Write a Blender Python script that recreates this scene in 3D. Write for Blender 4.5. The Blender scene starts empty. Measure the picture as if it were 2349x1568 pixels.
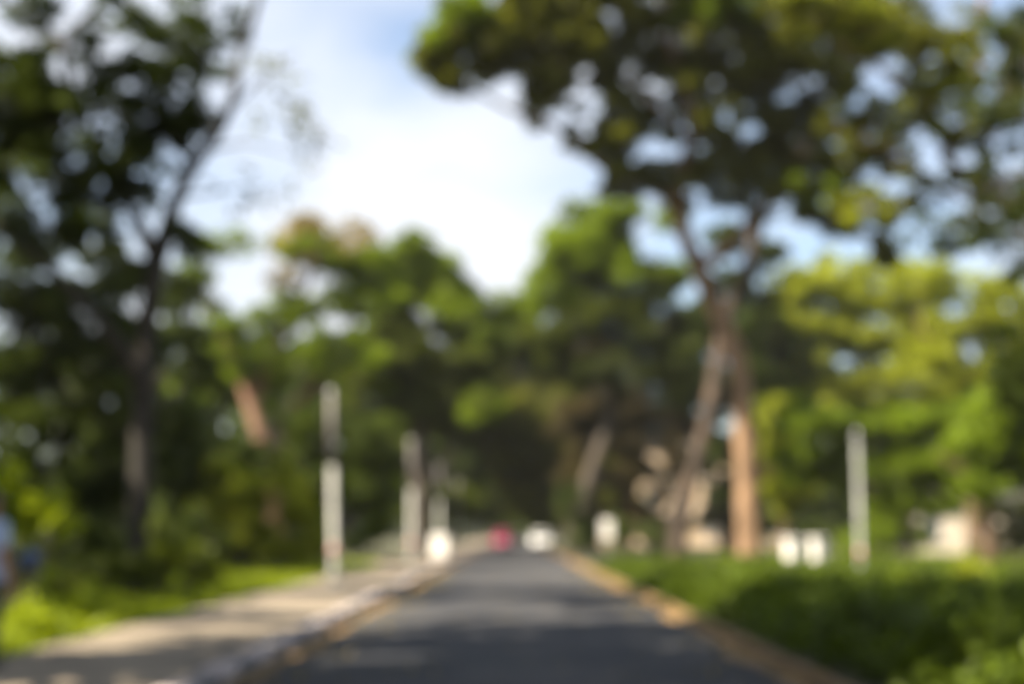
import bpy, math, random
import numpy as np
from mathutils import Vector, Matrix

random.seed(7)
RNG = np.random.default_rng(11)
scene = bpy.context.scene
COL = scene.collection

# ------------------------------------------------------------------ camera
CAM_H = 1.5
FPX = 50.0 / 36.0 * 2349.0            # focal length in units of a 2349 px wide frame
PITCH = math.atan((1217 - 784) / FPX)
cam_d = bpy.data.cameras.new('camera')
cam_d.lens = 50.0
cam_d.sensor_width = 36.0
cam_d.clip_start = 0.05
cam_d.clip_end = 3000.0
cam_d.dof.use_dof = True
cam_d.dof.focus_distance = 1.56       # focused close by: everything beyond goes soft
cam_d.dof.aperture_fstop = 2.0
cam = bpy.data.objects.new('camera', cam_d)
COL.objects.link(cam)
cam.location = (0, 0, CAM_H)
cam.rotation_euler = (math.pi / 2 + PITCH, 0, 0)
scene.camera = cam

# ------------------------------------------------------------------ light
SUN = Vector((-0.66, -0.34, 0.71)).normalized()      # towards the sun
SUN_EL = math.asin(SUN.z)
SUN_AZ = math.atan2(SUN.x, SUN.y)                     # clockwise from +Y
world = bpy.data.worlds.new('World')
scene.world = world
world.use_nodes = True
wn = world.node_tree
bg = wn.nodes['Background']
sky = wn.nodes.new('ShaderNodeTexSky')
sky.sky_type = 'NISHITA'
sky.sun_disc = False
sky.sun_elevation = SUN_EL
sky.sun_rotation = SUN_AZ
sky.altitude = 50
sky.air_density = 1.0
sky.dust_density = 2.0
sky.ozone_density = 1.2
tcw = wn.nodes.new('ShaderNodeTexCoord')
mpw = wn.nodes.new('ShaderNodeMapping')
mpw.inputs['Scale'].default_value = (1.0, 1.0, 2.2)
mpw.inputs['Location'].default_value = (14.8, 5.2, 3.6)
wn.links.new(tcw.outputs['Generated'], mpw.inputs[0])
cl = wn.nodes.new('ShaderNodeTexNoise')
cl.inputs['Scale'].default_value = 3.0
cl.inputs['Detail'].default_value = 7
wn.links.new(mpw.outputs[0], cl.inputs['Vector'])
cr = wn.nodes.new('ShaderNodeMapRange')
cr.inputs[1].default_value = 0.40
cr.inputs[2].default_value = 0.62
cr.inputs[3].default_value = 0.12
cr.inputs[4].default_value = 0.95
wn.links.new(cl.outputs[0], cr.inputs[0])
mw = wn.nodes.new('ShaderNodeMix')
mw.data_type = 'RGBA'
mw.inputs[7].default_value = (4.3, 4.45, 4.75, 1)
wn.links.new(cr.outputs[0], mw.inputs[0])
wn.links.new(sky.outputs[0], mw.inputs[6])
wn.links.new(mw.outputs[2], bg.inputs[0])
bg.inputs[1].default_value = 0.061
sun_d = bpy.data.lights.new('sun', 'SUN')
sun_d.energy = 5.0
sun_d.angle = math.radians(0.55)
sun_d.color = (1.0, 0.88, 0.70)
sun = bpy.data.objects.new('sun', sun_d)
COL.objects.link(sun)
sun.rotation_euler = (-SUN).to_track_quat('-Z', 'Y').to_euler()
sun.location = (-60, -30, 60)

vs = scene.view_settings
vs.view_transform = 'Standard'
vs.look = 'None'
vs.exposure = 2.0
vs.gamma = 1.0
scene.render.engine = 'CYCLES'
cy = scene.cycles
cy.use_denoising = True
cy.use_adaptive_sampling = False
cy.max_bounces = 6
cy.diffuse_bounces = 3
cy.glossy_bounces = 2
cy.transmission_bounces = 4
cy.transparent_max_bounces = 4
cy.sample_clamp_indirect = 6.0


def P(x, y, D):
    """Point at depth D (metres along +Y) seen at x, y of a 2349 x 1568 frame."""
    u = (x - 1174.5) / FPX
    v = (784 - y) / FPX
    d = Vector((u, math.cos(PITCH) - v * math.sin(PITCH), math.sin(PITCH) + v * math.cos(PITCH)))
    d *= D / d.y
    return Vector((d.x, D, CAM_H + d.z))


def sun_up(X, Y, h):
    """Point at height h whose shadow falls on ground point X, Y."""
    t = h / SUN.z
    return Vector((X + SUN.x * t, Y + SUN.y * t, h))


# ------------------------------------------------------------------ materials
MATS = {}


def nodes_of(name):
    m = bpy.data.materials.new(name)
    m.use_nodes = True
    nt = m.node_tree
    b = nt.nodes['Principled BSDF']
    return m, nt, b


def mat_noise(name, c1, c2, scale=4.0, rough=0.8, detail=6.0, bump=0.0, bscale=None, metallic=0.0, spec=0.5, lo=0.35, hi=0.65,
              stretch=None):
    if name in MATS:
        return MATS[name]
    m, nt, b = nodes_of(name)
    tc = nt.nodes.new('ShaderNodeTexCoord')
    src = tc.outputs['Object']
    if stretch:
        mp = nt.nodes.new('ShaderNodeMapping')
        mp.inputs['Scale'].default_value = stretch
        nt.links.new(src, mp.inputs[0])
        src = mp.outputs[0]
    n = nt.nodes.new('ShaderNodeTexNoise')
    n.inputs['Scale'].default_value = scale
    n.inputs['Detail'].default_value = detail
    nt.links.new(src, n.inputs['Vector'])
    r = nt.nodes.new('ShaderNodeValToRGB')
    r.color_ramp.elements[0].position = lo
    r.color_ramp.elements[1].position = hi
    r.color_ramp.elements[0].color = (*c1, 1)
    r.color_ramp.elements[1].color = (*c2, 1)
    nt.links.new(n.outputs[0], r.inputs[0])
    nt.links.new(r.outputs[0], b.inputs['Base Color'])
    b.inputs['Roughness'].default_value = rough
    b.inputs['Metallic'].default_value = metallic
    b.inputs['Specular IOR Level'].default_value = spec
    if bump > 0:
        n2 = nt.nodes.new('ShaderNodeTexNoise')
        n2.inputs['Scale'].default_value = bscale or scale * 6
        n2.inputs['Detail'].default_value = 8
        nt.links.new(src, n2.inputs['Vector'])
        bp = nt.nodes.new('ShaderNodeBump')
        bp.inputs['Strength'].default_value = bump
        bp.inputs['Distance'].default_value = 0.03
        nt.links.new(n2.outputs[0], bp.inputs['Height'])
        nt.links.new(bp.outputs[0], b.inputs['Normal'])
    MATS[name] = m
    return m


def mat_leaf(name, c_dark, c_light, trans=0.35, rough=0.45):
    """Leaf: per-leaf tone attribute between two greens, part of the light passes through."""
    if name in MATS:
        return MATS[name]
    m, nt, b = nodes_of(name)
    at = nt.nodes.new('ShaderNodeAttribute')
    at.attribute_name = 'tone'
    r = nt.nodes.new('ShaderNodeValToRGB')
    r.color_ramp.elements[0].color = (*c_dark, 1)
    r.color_ramp.elements[1].color = (*c_light, 1)
    nt.links.new(at.outputs['Fac'], r.inputs[0])
    nt.links.new(r.outputs[0], b.inputs['Base Color'])
    b.inputs['Roughness'].default_value = rough
    b.inputs['Specular IOR Level'].default_value = 0.18
    tr = nt.nodes.new('ShaderNodeBsdfTranslucent')
    hs = nt.nodes.new('ShaderNodeMix')
    hs.data_type = 'RGBA'
    hs.blend_type = 'MULTIPLY'
    hs.inputs[0].default_value = 1.0
    hs.inputs[7].default_value = (1.5, 1.45, 0.40, 1)
    nt.links.new(r.outputs[0], hs.inputs[6])
    nt.links.new(hs.outputs[2], tr.inputs[0])
    mx = nt.nodes.new('ShaderNodeMixShader')
    mx.inputs[0].default_value = trans
    nt.links.new(b.outputs[0], mx.inputs[1])
    nt.links.new(tr.outputs[0], mx.inputs[2])
    nt.links.new(mx.outputs[0], nt.nodes['Material Output'].inputs[0])
    MATS[name] = m
    return m


def mat_plain(name, c, rough=0.5, metallic=0.0, spec=0.5, coat=0.0):
    """Paint, plastic or metal with a faint procedural wear."""
    if name in MATS:
        return MATS[name]
    m = mat_noise(name, tuple(x * 0.88 for x in c), c, scale=9.0, rough=rough, metallic=metallic, spec=spec)
    m.node_tree.nodes['Principled BSDF'].inputs['Coat Weight'].default_value = coat
    return m


def mat_glass(name, c=(0.02, 0.025, 0.03)):
    if name in MATS:
        return MATS[name]
    m = mat_plain(name, c, rough=0.06, spec=0.8)
    return m


M_BARK = mat_noise('bark', (0.055, 0.034, 0.018), (0.155, 0.092, 0.048), scale=3.0, rough=0.9, bump=0.6, bscale=9, stretch=(1, 1, 0.3))
M_BARK_TAN = mat_noise('bark_tan', (0.095, 0.056, 0.029), (0.235, 0.145, 0.080), scale=2.2, rough=0.9, bump=0.9, bscale=7, stretch=(1, 1, 0.3), lo=0.42, hi=0.58)
M_BARK_MID = mat_noise('bark_mid', (0.020, 0.014, 0.010), (0.070, 0.046, 0.029), scale=2.2, rough=0.9, bump=0.6, bscale=9, stretch=(1, 1, 0.3))
M_BARK_BLACK = mat_noise('bark_black', (0.010, 0.009, 0.007), (0.030, 0.024, 0.018), scale=3.0, rough=0.9, bump=0.6, bscale=9, stretch=(1, 1, 0.3))
M_BARK_DARK = mat_noise('bark_dark', (0.030, 0.025, 0.020), (0.075, 0.058, 0.043), scale=3.0, rough=0.9, bump=0.6, bscale=9, stretch=(1, 1, 0.3))
M_BARK_RED = mat_noise('bark_red', (0.13, 0.068, 0.045), (0.25, 0.14, 0.09), scale=3.0, rough=0.9, bump=0.6, bscale=9, stretch=(1, 1, 0.3))
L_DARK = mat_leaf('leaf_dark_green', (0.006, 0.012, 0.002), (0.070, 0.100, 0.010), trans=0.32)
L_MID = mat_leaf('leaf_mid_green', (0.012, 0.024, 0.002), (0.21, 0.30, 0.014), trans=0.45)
L_YEL = mat_leaf('leaf_yellow_green', (0.045, 0.06, 0.004), (0.40, 0.45, 0.04), trans=0.5)
L_DEEP = mat_leaf('leaf_deep_olive', (0.006, 0.011, 0.002), (0.095, 0.125, 0.010), trans=0.38)
L_UMBER = mat_leaf('leaf_umber', (0.010, 0.009, 0.004), (0.105, 0.085, 0.030), trans=0.35)
L_OLIVE = mat_leaf('leaf_olive', (0.010, 0.014, 0.002), (0.16, 0.175, 0.018), trans=0.45)
L_BROWN = mat_leaf('leaf_dry_brown', (0.10, 0.085, 0.030), (0.28, 0.215, 0.09), trans=0.45)
L_LAWN = mat_leaf('leaf_lawn', (0.090, 0.125, 0.006), (0.31, 0.38, 0.020), trans=0.45)
L_BED = mat_leaf('leaf_bed', (0.008, 0.015, 0.002), (0.12, 0.175, 0.011), trans=0.4)


# ------------------------------------------------------------------ mesh helpers
def link(name, me, parent=None, mat=None):
    o = bpy.data.objects.new(name, me)
    COL.objects.link(o)
    if parent is not None:
        o.parent = parent
    if mat is not None and me is not None and len(me.materials) == 0:
        me.materials.append(mat)
    return o


def empty(name, loc=(0, 0, 0), rz=0.0):
    o = bpy.data.objects.new(name, None)
    o.empty_display_size = 0.3
    COL.objects.link(o)
    o.location = loc
    o.rotation_euler = (0, 0, rz)
    return o


def tag(o, label=None, cat=None, group=None, kind=None):
    if label:
        o['label'] = label
    if cat:
        o['category'] = cat
    if group:
        o['group'] = group
    if kind:
        o['kind'] = kind
    return o


class MB:
    """Collects verts and faces for one mesh."""

    def __init__(self):
        self.v = []
        self.f = []
        self.smooth = []

    def add(self, verts, faces, smooth=False):
        n = len(self.v)
        self.v.extend([tuple(p) for p in verts])
        for f in faces:
            self.f.append(tuple(i + n for i in f))
            self.smooth.append(smooth)
        return self

    def box(self, cx, cy, cz, sx, sy, sz, ch=0.0):
        """Box centred at c with full sizes s and chamfered vertical edges / top when ch > 0."""
        x, y, z = sx / 2, sy / 2, sz / 2
        if ch <= 0:
            vs_ = [(cx + a * x, cy + b * y, cz + c * z) for c in (-1, 1) for (a, b) in ((-1, -1), (1, -1), (1, 1), (-1, 1))]
            return self.add(vs_, [(3, 2, 1, 0), (4, 5, 6, 7), (0, 1, 5, 4), (1, 2, 6, 5), (2, 3, 7, 6), (3, 0, 4, 7)])
        rings = []
        for (zz, k) in ((-z, ch), (-z + ch, 0), (z - ch, 0), (z, ch)):
            a, b = x - k, y - k
            rings.append([(cx - a + ch, cy - b, cz + zz), (cx + a - ch, cy - b, cz + zz), (cx + a, cy - b + ch, cz + zz), (cx + a, cy + b - ch, cz + zz),
                          (cx + a - ch, cy + b, cz + zz), (cx - a + ch, cy + b, cz + zz), (cx - a, cy + b - ch, cz + zz), (cx - a, cy - b + ch, cz + zz)])
        vs_ = [p for r in rings for p in r]
        fs = [tuple(reversed(range(8))), tuple(range(24, 32))]
        for i in range(3):
            for j in range(8):
                fs.append((i * 8 + j, i * 8 + (j + 1) % 8, (i + 1) * 8 + (j + 1) % 8, (i + 1) * 8 + j))
        return self.add(vs_, fs)

    def tube(self, pts, radii, sides=8, cap=True, noise=0.0):
        pts = [Vector(p) for p in pts]
        n = len(pts)
        vs_, fs = [], []
        ref = Vector((0, 1, 0))
        for i, p in enumerate(pts):
            t = (pts[min(i + 1, n - 1)] - pts[max(i - 1, 0)]).normalized()
            a = t.cross(ref)
            if a.length < 0.05:
                a = t.cross(Vector((1, 0, 0)))
            a.normalize()
            b = t.cross(a).normalized()
            for k in range(sides):
                an = 2 * math.pi * k / sides
                r = radii[i] * (1 + (random.uniform(-noise, noise) if noise else 0))
                vs_.append(p + a * (math.cos(an) * r) + b * (math.sin(an) * r))
        for i in range(n - 1):
            for k in range(sides):
                fs.append((i * sides + k, i * sides + (k + 1) % sides, (i + 1) * sides + (k + 1) % sides, (i + 1) * sides + k))
        if cap:
            fs.append(tuple(reversed(range(sides))))
            fs.append(tuple(range((n - 1) * sides, n * sides)))
        return self.add(vs_, fs, True)

    def lathe(self, prof, sides=16, c=(0, 0, 0), axis='z'):
        vs_, fs = [], []
        for (r, z) in prof:
            for k in range(sides):
                an = 2 * math.pi * k / sides
                p = (r * math.cos(an), r * math.sin(an), z)
                if axis == 'x':
                    p = (z, r * math.cos(an), r * math.sin(an))
                elif axis == 'y':
                    p = (r * math.cos(an), z, r * math.sin(an))
                vs_.append((p[0] + c[0], p[1] + c[1], p[2] + c[2]))
        for i in range(len(prof) - 1):
            for k in range(sides):
                fs.append((i * sides + k, i * sides + (k + 1) % sides, (i + 1) * sides + (k + 1) % sides, (i + 1) * sides + k))
        fs.append(tuple(reversed(range(sides))))
        fs.append(tuple(range((len(prof) - 1) * sides, len(prof) * sides)))
        return self.add(vs_, fs, True)

    def build(self, name, mat, parent=None, kind=None):
        me = bpy.data.meshes.new(name)
        me.from_pydata(self.v, [], self.f)
        me.polygons.foreach_set('use_smooth', self.smooth)
        me.update()
        o = link(name, me, parent, mat)
        if kind:
            o['kind'] = kind
        return o


def curve_pts(nodes, step=8):
    """Catmull-Rom through nodes [(Vector, radius), ...]."""
    ps = [Vector(n[0]) for n in nodes]
    rs = [n[1] for n in nodes]
    if len(ps) == 2:
        return [ps[0].lerp(ps[1], i / step) for i in range(step + 1)], [rs[0] + (rs[1] - rs[0]) * i / step for i in range(step + 1)]
    out, ro = [], []
    for i in range(len(ps) - 1):
        p0 = ps[max(i - 1, 0)]
        p1, p2 = ps[i], ps[i + 1]
        p3 = ps[min(i + 2, len(ps) - 1)]
        for k in range(step):
            t = k / step
            out.append(0.5 * ((2 * p1) + (p2 - p0) * t + (2 * p0 - 5 * p1 + 4 * p2 - p3) * t * t + (3 * p1 - p0 - 3 * p2 + p3) * t ** 3))
            ro.append(rs[i] + (rs[i + 1] - rs[i]) * t)
    out.append(ps[-1])
    ro.append(rs[-1])
    return out, ro


def leaf_mesh(name, centers, radii, counts, size, rng, flat=0.6, up=0.5, tone_c=None, aspect=0.55, zmin=0.05):
    """Many small folded leaves (two triangles each) in clumps.  centers Nx3, radii N, counts N."""
    idx = np.repeat(np.arange(len(centers)), counts)
    n = len(idx)
    d = rng.normal(size=(n, 3))
    d /= np.linalg.norm(d, axis=1)[:, None] + 1e-9
    rr = rng.random(n) ** 0.45
    pos = centers[idx] + d * (radii[idx] * rr)[:, None] * np.array([1.0, 1.0, flat])
    pos[:, 2] = np.maximum(pos[:, 2], zmin)
    ax = rng.normal(size=(n, 3))
    ax[:, 2] *= 0.6
    ax += d * 0.7
    ax /= np.linalg.norm(ax, axis=1)[:, None] + 1e-9
    nr = rng.normal(size=(n, 3)) * (1 - up)
    nr[:, 2] += up * 1.2
    nr -= ax * (nr * ax).sum(1)[:, None]
    nr /= np.linalg.norm(nr, axis=1)[:, None] + 1e-9
    sd = np.cross(ax, nr)
    L = size * (0.65 + 0.7 * rng.random(n))
    W = L * aspect
    v = np.empty((n, 4, 3), dtype=np.float32)
    v[:, 0] = pos
    v[:, 1] = pos + ax * (L * 0.5)[:, None] + sd * (W * 0.5)[:, None] + nr * (W * 0.15)[:, None]
    v[:, 2] = pos + ax * L[:, None]
    v[:, 3] = pos + ax * (L * 0.5)[:, None] - sd * (W * 0.5)[:, None] + nr * (W * 0.15)[:, None]
    v[:, :, 2] = np.maximum(v[:, :, 2], 0.01)
    me = bpy.data.meshes.new(name)
    me.vertices.add(n * 4)
    me.vertices.foreach_set('co', v.reshape(-1))
    me.loops.add(n * 6)
    base = (np.arange(n) * 4)[:, None]
    li = (base + np.array([0, 1, 2, 0, 2, 3])[None, :]).astype(np.int32)
    me.loops.foreach_set('vertex_index', li.reshape(-1))
    me.polygons.add(n * 2)
    me.polygons.foreach_set('loop_start', np.arange(n * 2, dtype=np.int32) * 3)
    tone = rng.random(n) * 0.55
    if tone_c is None:
        tone_c = rng.random(len(centers))
    tone = np.clip(tone + 0.45 * tone_c[idx], 0, 1)
    a = me.attributes.new('tone', 'FLOAT', 'FACE')
    a.data.foreach_set('value', np.repeat(tone, 2).astype(np.float32))
    me.update(calc_edges=True)
    return me


def lobe_clumps(lobes, rs, rng, kd=1.0):
    """lobes: (center Vector, rx, ry, rz, density).  Returns clump centres and radii."""
    C, R = [], []
    for (c, rx, ry, rz, dens) in lobes:
        n = max(1, int(round(kd * dens * rx * max(rz, rs * 0.6) / (rs * rs))))
        d = rng.normal(size=(n, 3))
        d /= np.linalg.norm(d, axis=1)[:, None] + 1e-9
        q = rng.random(n) ** 0.38
        p = np.array(c)[None, :] + d * q[:, None] * np.array([max(rx - rs * .5, .1), max(ry - rs * .5, .1), max(rz - rs * .3, .1)])
        C.append(p)
        R.append(rs * (0.6 + 0.8 * rng.random(n)))
    return np.concatenate(C), np.concatenate(R)


def px_lobe(x, y, D, rx, ry, rdepth, dens):
    c = P(x, y, D)
    k = D / FPX
    return (c, rx * k, rdepth, ry * k, dens)


def make_tree(name, label, group, trunk, limbs, lobes, leaf, bark, rs=0.8, leaf_size=0.3, per=150, twigs=2, flat=0.65, seed=1, up=0.45,
              extra_crown=None, cat='tree', kd=1.75, kp=1.3):
    """trunk: [(Vector, r)...]; limbs: list of such lists; lobes: list of lobe tuples."""
    rng = np.random.default_rng(seed)
    base = Vector(trunk[0][0])
    root = empty(name, (base.x, base.y, 0))
    tag(root, label, cat, group)
    off = Vector((base.x, base.y, 0))

    def loc(nodes):
        return [(Vector(p) - off, r) for p, r in nodes]
    mb = MB()
    tr = loc(trunk)
    r0 = tr[0][1]
    tr = [(tr[0][0] + Vector((0, 0, -0.25)), r0 * 1.5), (tr[0][0] + Vector((0, 0, 0.35)), r0 * 1.12)] + tr[1:]
    pts, rad = curve_pts(tr, 7)
    mb.tube(pts, rad, 12, noise=0.05)
    mb.build('trunk', bark, root)
    joints = [p for p in pts[len(pts) // 2:]]
    for lm in limbs:
        mb = MB()
        pts, rad = curve_pts(loc(lm), 6)
        mb.tube(pts, rad, 8, noise=0.05)
        mb.build('limb', bark, root)
        joints += pts[len(pts) // 3:]
    per = per * kp
    C, R = lobe_clumps(lobes, rs, rng, kd)
    Cl = C - np.array(off)[None, :]
    J = np.array([tuple(j) for j in joints])
    # twigs carry the lobes
    if twigs:
        mb = MB()
        for (c, rx, ry, rz, dens) in lobes:
            cc = Vector(c) - off
            a = Vector(J[np.argmin(((J - np.array(cc)) ** 2).sum(1))])
            ln = (cc - a).length
            mid = a.lerp(cc, 0.5) + Vector((rng.normal() * 0.08, rng.normal() * 0.08, -0.06)) * ln
            r = 0.03 + 0.012 * min(ln, 7)
            pts, rad = curve_pts([(a, r), (mid, r * 0.75), (cc, r * 0.4)], 4)
            mb.tube(pts, rad, 6)
            inside = np.where((((Cl - np.array(cc)) / np.array([rx + .1, ry + .1, rz + .1])) ** 2).sum(1) < 1.0)[0]
            for k in range(min(len(inside), twigs * 3)):
                q = Vector(Cl[inside[rng.integers(len(inside))]])
                s0 = a.lerp(cc, rng.uniform(0.55, 1.0))
                s0 = pts[int(rng.uniform(0.5, 0.99) * (len(pts) - 1))]
                mm = s0.lerp(q, 0.5) + Vector((0, 0, 0.1))
                p2, r2 = curve_pts([(s0, r * 0.4), (mm, r * 0.3), (q, 0.012)], 3)
                mb.tube(p2, r2, 5, cap=False)
        mb.build('twigs', bark, root, kind='stuff')
    counts = np.maximum(8, (per * (R / rs) ** 2).astype(int))
    leaf_size *= 1.18
    me = leaf_mesh('crown', Cl, R, counts, leaf_size, rng, flat=flat, up=up)
    me.materials.append(leaf)
    o = link('crown', me, root)
    o['kind'] = 'stuff'
    if extra_crown:
        for (lb, lf, dn) in extra_crown:
            C2, R2 = lobe_clumps(lb, rs, rng, kd)
            me = leaf_mesh('extra_leaves', C2 - np.array(off)[None, :], R2, np.maximum(8, (per * dn * (R2 / rs) ** 2).astype(int)), leaf_size, rng, flat=flat, up=up)
            me.materials.append(lf)
            o = link('crown', me, root)
            o['kind'] = 'stuff'
    return root


# ------------------------------------------------------------------ setting: ground, road, pavement, kerbs
ROAD_L, ROAD_R = -2.8, 2.98
PAVE_L = -5.62
Y0, Y1 = -30.0, 420.0

M_GROUND = mat_noise('ground_soil', (0.025, 0.032, 0.010), (0.075, 0.070, 0.032), scale=0.35, rough=0.95, bump=0.4, bscale=6)
M_ASPH = mat_noise('asphalt', (0.026, 0.029, 0.035), (0.050, 0.050, 0.053), scale=0.5, rough=0.85, bump=0.35, bscale=70, spec=0.3)
_nt = M_ASPH.node_tree
_b = _nt.nodes['Principled BSDF']
_col = _b.inputs['Base Color'].links[0].from_socket
_n = _nt.nodes.new('ShaderNodeTexNoise')
_n.inputs['Scale'].default_value = 0.11
_n.inputs['Detail'].default_value = 9
_tc = _nt.nodes.new('ShaderNodeTexCoord')
_mp = _nt.nodes.new('ShaderNodeMapping')
_mp.inputs['Scale'].default_value = (4.0, 1.0, 1.0)
_nt.links.new(_tc.outputs['Object'], _mp.inputs[0])
_nt.links.new(_mp.outputs[0], _n.inputs['Vector'])
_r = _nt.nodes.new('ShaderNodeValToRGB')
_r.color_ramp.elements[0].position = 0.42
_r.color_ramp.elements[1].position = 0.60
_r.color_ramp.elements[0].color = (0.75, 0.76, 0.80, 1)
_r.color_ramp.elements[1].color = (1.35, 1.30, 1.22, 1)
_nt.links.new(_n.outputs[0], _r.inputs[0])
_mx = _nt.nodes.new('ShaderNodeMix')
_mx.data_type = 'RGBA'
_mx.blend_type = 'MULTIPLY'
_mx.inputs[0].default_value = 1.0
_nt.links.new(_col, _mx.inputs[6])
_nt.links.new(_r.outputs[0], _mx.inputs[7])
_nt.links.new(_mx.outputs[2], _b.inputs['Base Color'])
M_PAVE = mat_noise('pavement_concrete', (0.115, 0.094, 0.067), (0.235, 0.195, 0.14), scale=0.8, rough=0.9, bump=0.3, bscale=30)
M_DUST = mat_noise('gutter_dust', (0.12, 0.075, 0.028), (0.30, 0.185, 0.070), scale=2.5, rough=0.95, bump=0.3, bscale=30)


def sheet(name, x0, x1, y0, y1, z, mat, nx=1, ny=1, wob=0.0):
    vs_, fs = [], []
    for j in range(ny + 1):
        y = y0 + (y1 - y0) * j / ny
        for i in range(nx + 1):
            x = x0 + (x1 - x0) * i / nx
            w = 0.0
            if wob and i in (0, nx):
                w = wob * (math.sin(y * 1.7 + i) + math.sin(y * 0.63 + 2 * i) * 0.8 + random.uniform(-.6, .6))
            vs_.append((x + w, y, z))
    for j in range(ny):
        for i in range(nx):
            a = j * (nx + 1) + i
            fs.append((a, a + 1, a + nx + 2, a + nx + 1))
    mb = MB()
    mb.add(vs_, fs)
    return mb.build(name, mat)


tag(sheet('ground', -700, 700, -120, 1400, 0.0, M_GROUND, 20, 20), kind='structure')
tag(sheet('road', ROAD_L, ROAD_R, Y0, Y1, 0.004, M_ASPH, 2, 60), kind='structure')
mb = MB()
mb.box((PAVE_L + ROAD_L - 0.24) / 2, (Y0 + Y1) / 2, 0.065, ROAD_L - 0.24 - PAVE_L, Y1 - Y0, 0.13)
pave = mb.build('pavement', M_PAVE)
tag(pave, kind='structure')
# drifts of dry leaves and dust along both gutters
tag(sheet('gutter_litter', ROAD_L, ROAD_L + 0.26, 8, 200, 0.008, M_DUST, 1, 260, 0.07), 'strip of dry ochre dust and leaf litter along the pavement kerb', 'litter', kind='stuff')
tag(sheet('gutter_litter', ROAD_R - 0.24, ROAD_R, 8, 200, 0.008, M_DUST, 1, 260, 0.08), 'strip of dry ochre dust and leaf litter beside the planted bed', 'litter', kind='stuff')

M_KERB_W = mat_noise('kerb_white_paint', (0.32, 0.27, 0.26), (0.46, 0.40, 0.38), scale=5, rough=0.85, bump=0.3, bscale=25)
M_KERB_G = mat_noise('kerb_bare_stone', (0.11, 0.105, 0.11), (0.19, 0.18, 0.185), scale=5, rough=0.9, bump=0.3, bscale=25)
M_KERB_Y = mat_noise('kerb_ochre_paint', (0.085, 0.052, 0.018), (0.19, 0.115, 0.04), scale=5, rough=0.85, bump=0.3, bscale=25)


def kerb_row(name, x0, width, h, y0, y1, mats, label):
    root = empty(name, (x0, y0, 0))
    tag(root, label, kind='structure')
    mb = MB()
    mb.box(width / 2, 0.5, h / 2, width, 0.965, h, 0.02)
    o0 = mb.build('kerb_stone', None, root)
    mesh = {}
    n = int(y1 - y0)
    for i in range(n):
        m = mats[i % len(mats)]
        if m.name not in mesh:
            me = o0.data if not mesh else o0.data.copy()
            if me is not o0.data:
                me.materials.clear()
            me.materials.append(m)
            mesh[m.name] = me
        if i == 0:
            o = o0
        else:
            o = o0.copy()
            COL.objects.link(o)
            o.parent = root
        o.data = mesh[m.name]
        o.location = (random.uniform(-.008, .008), i, random.uniform(-.012, .006))
        o.rotation_euler = (random.uniform(-.006, .006), 0, random.uniform(-.008, .008))
    return root


kerb_row('kerb', ROAD_L - 0.24, 0.24, 0.17, 10, 130, [M_KERB_W, M_KERB_G], 'raised kerb of alternating pale stones beside the pavement')
kerb_row('kerb', ROAD_R, 0.15, 0.11, 10, 110, [M_KERB_Y], 'low brown ochre kerb in front of the planted bed')

# ------------------------------------------------------------------ lawn and planted bed
def grass_mesh(name, pts, hgt, width, rng):
    n = len(pts)
    an = rng.random(n) * 2 * math.pi
    lean = rng.normal(size=(n, 2)) * 0.35
    h = hgt * (0.6 + 0.8 * rng.random(n))
    v = np.empty((n, 4, 3), dtype=np.float32)
    dx = np.stack([np.cos(an), np.sin(an), np.zeros(n)], 1) * width
    base = np.concatenate([pts, np.zeros((n, 1))], 1)
    v[:, 0] = base - dx * .5
    v[:, 1] = base + dx * .5
    mid = base.copy()
    mid[:, :2] += lean * (h * 0.45)[:, None]
    mid[:, 2] += h * 0.6
    v[:, 2] = mid + dx * .45
    tip = base.copy()
    tip[:, :2] += lean * (h * 1.1)[:, None]
    tip[:, 2] += h
    v[:, 3] = tip
    me = bpy.data.meshes.new(name)
    me.vertices.add(n * 4)
    me.vertices.foreach_set('co', v.reshape(-1))
    me.loops.add(n * 6)
    li = ((np.arange(n) * 4)[:, None] + np.array([0, 1, 2, 0, 2, 3])[None, :]).astype(np.int32)
    me.loops.foreach_set('vertex_index', li.reshape(-1))
    me.polygons.add(n * 2)
    me.polygons.foreach_set('loop_start', np.arange(n * 2, dtype=np.int32) * 3)
    a = me.attributes.new('tone', 'FLOAT', 'FACE')
    a.data.foreach_set('value', np.repeat(rng.random(n), 2).astype(np.float32))
    me.update(calc_edges=True)
    return me


def lawn_points(n, x0, x1, y0, y1, rng):
    p = np.stack([x0 + (x1 - x0) * rng.random(n), y0 + (y1 - y0) * rng.random(n) ** 1.3], 1)
    return p


pts = lawn_points(70000, -17, PAVE_L - 0.03, 12, 62, RNG)
pts[:, 0] += 0.12 * np.sin(pts[:, 1] * 2.1) * (pts[:, 0] > PAVE_L - 0.5) - 0.1 * (pts[:, 0] > PAVE_L - 0.4)
me = grass_mesh('grass', pts, 0.26, 0.035, RNG)
me.materials.append(L_LAWN)
tag(link('grass', me), 'long bright green grass growing beside the pavement', 'grass', kind='stuff')
pts = lawn_points(16000, 12, 34, 30, 90, RNG)
me = grass_mesh('grass', pts, 0.22, 0.05, RNG)
me.materials.append(L_LAWN)
tag(link('grass', me), 'grass lawn beyond the planted bed under the park trees', 'grass', kind='stuff')

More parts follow.
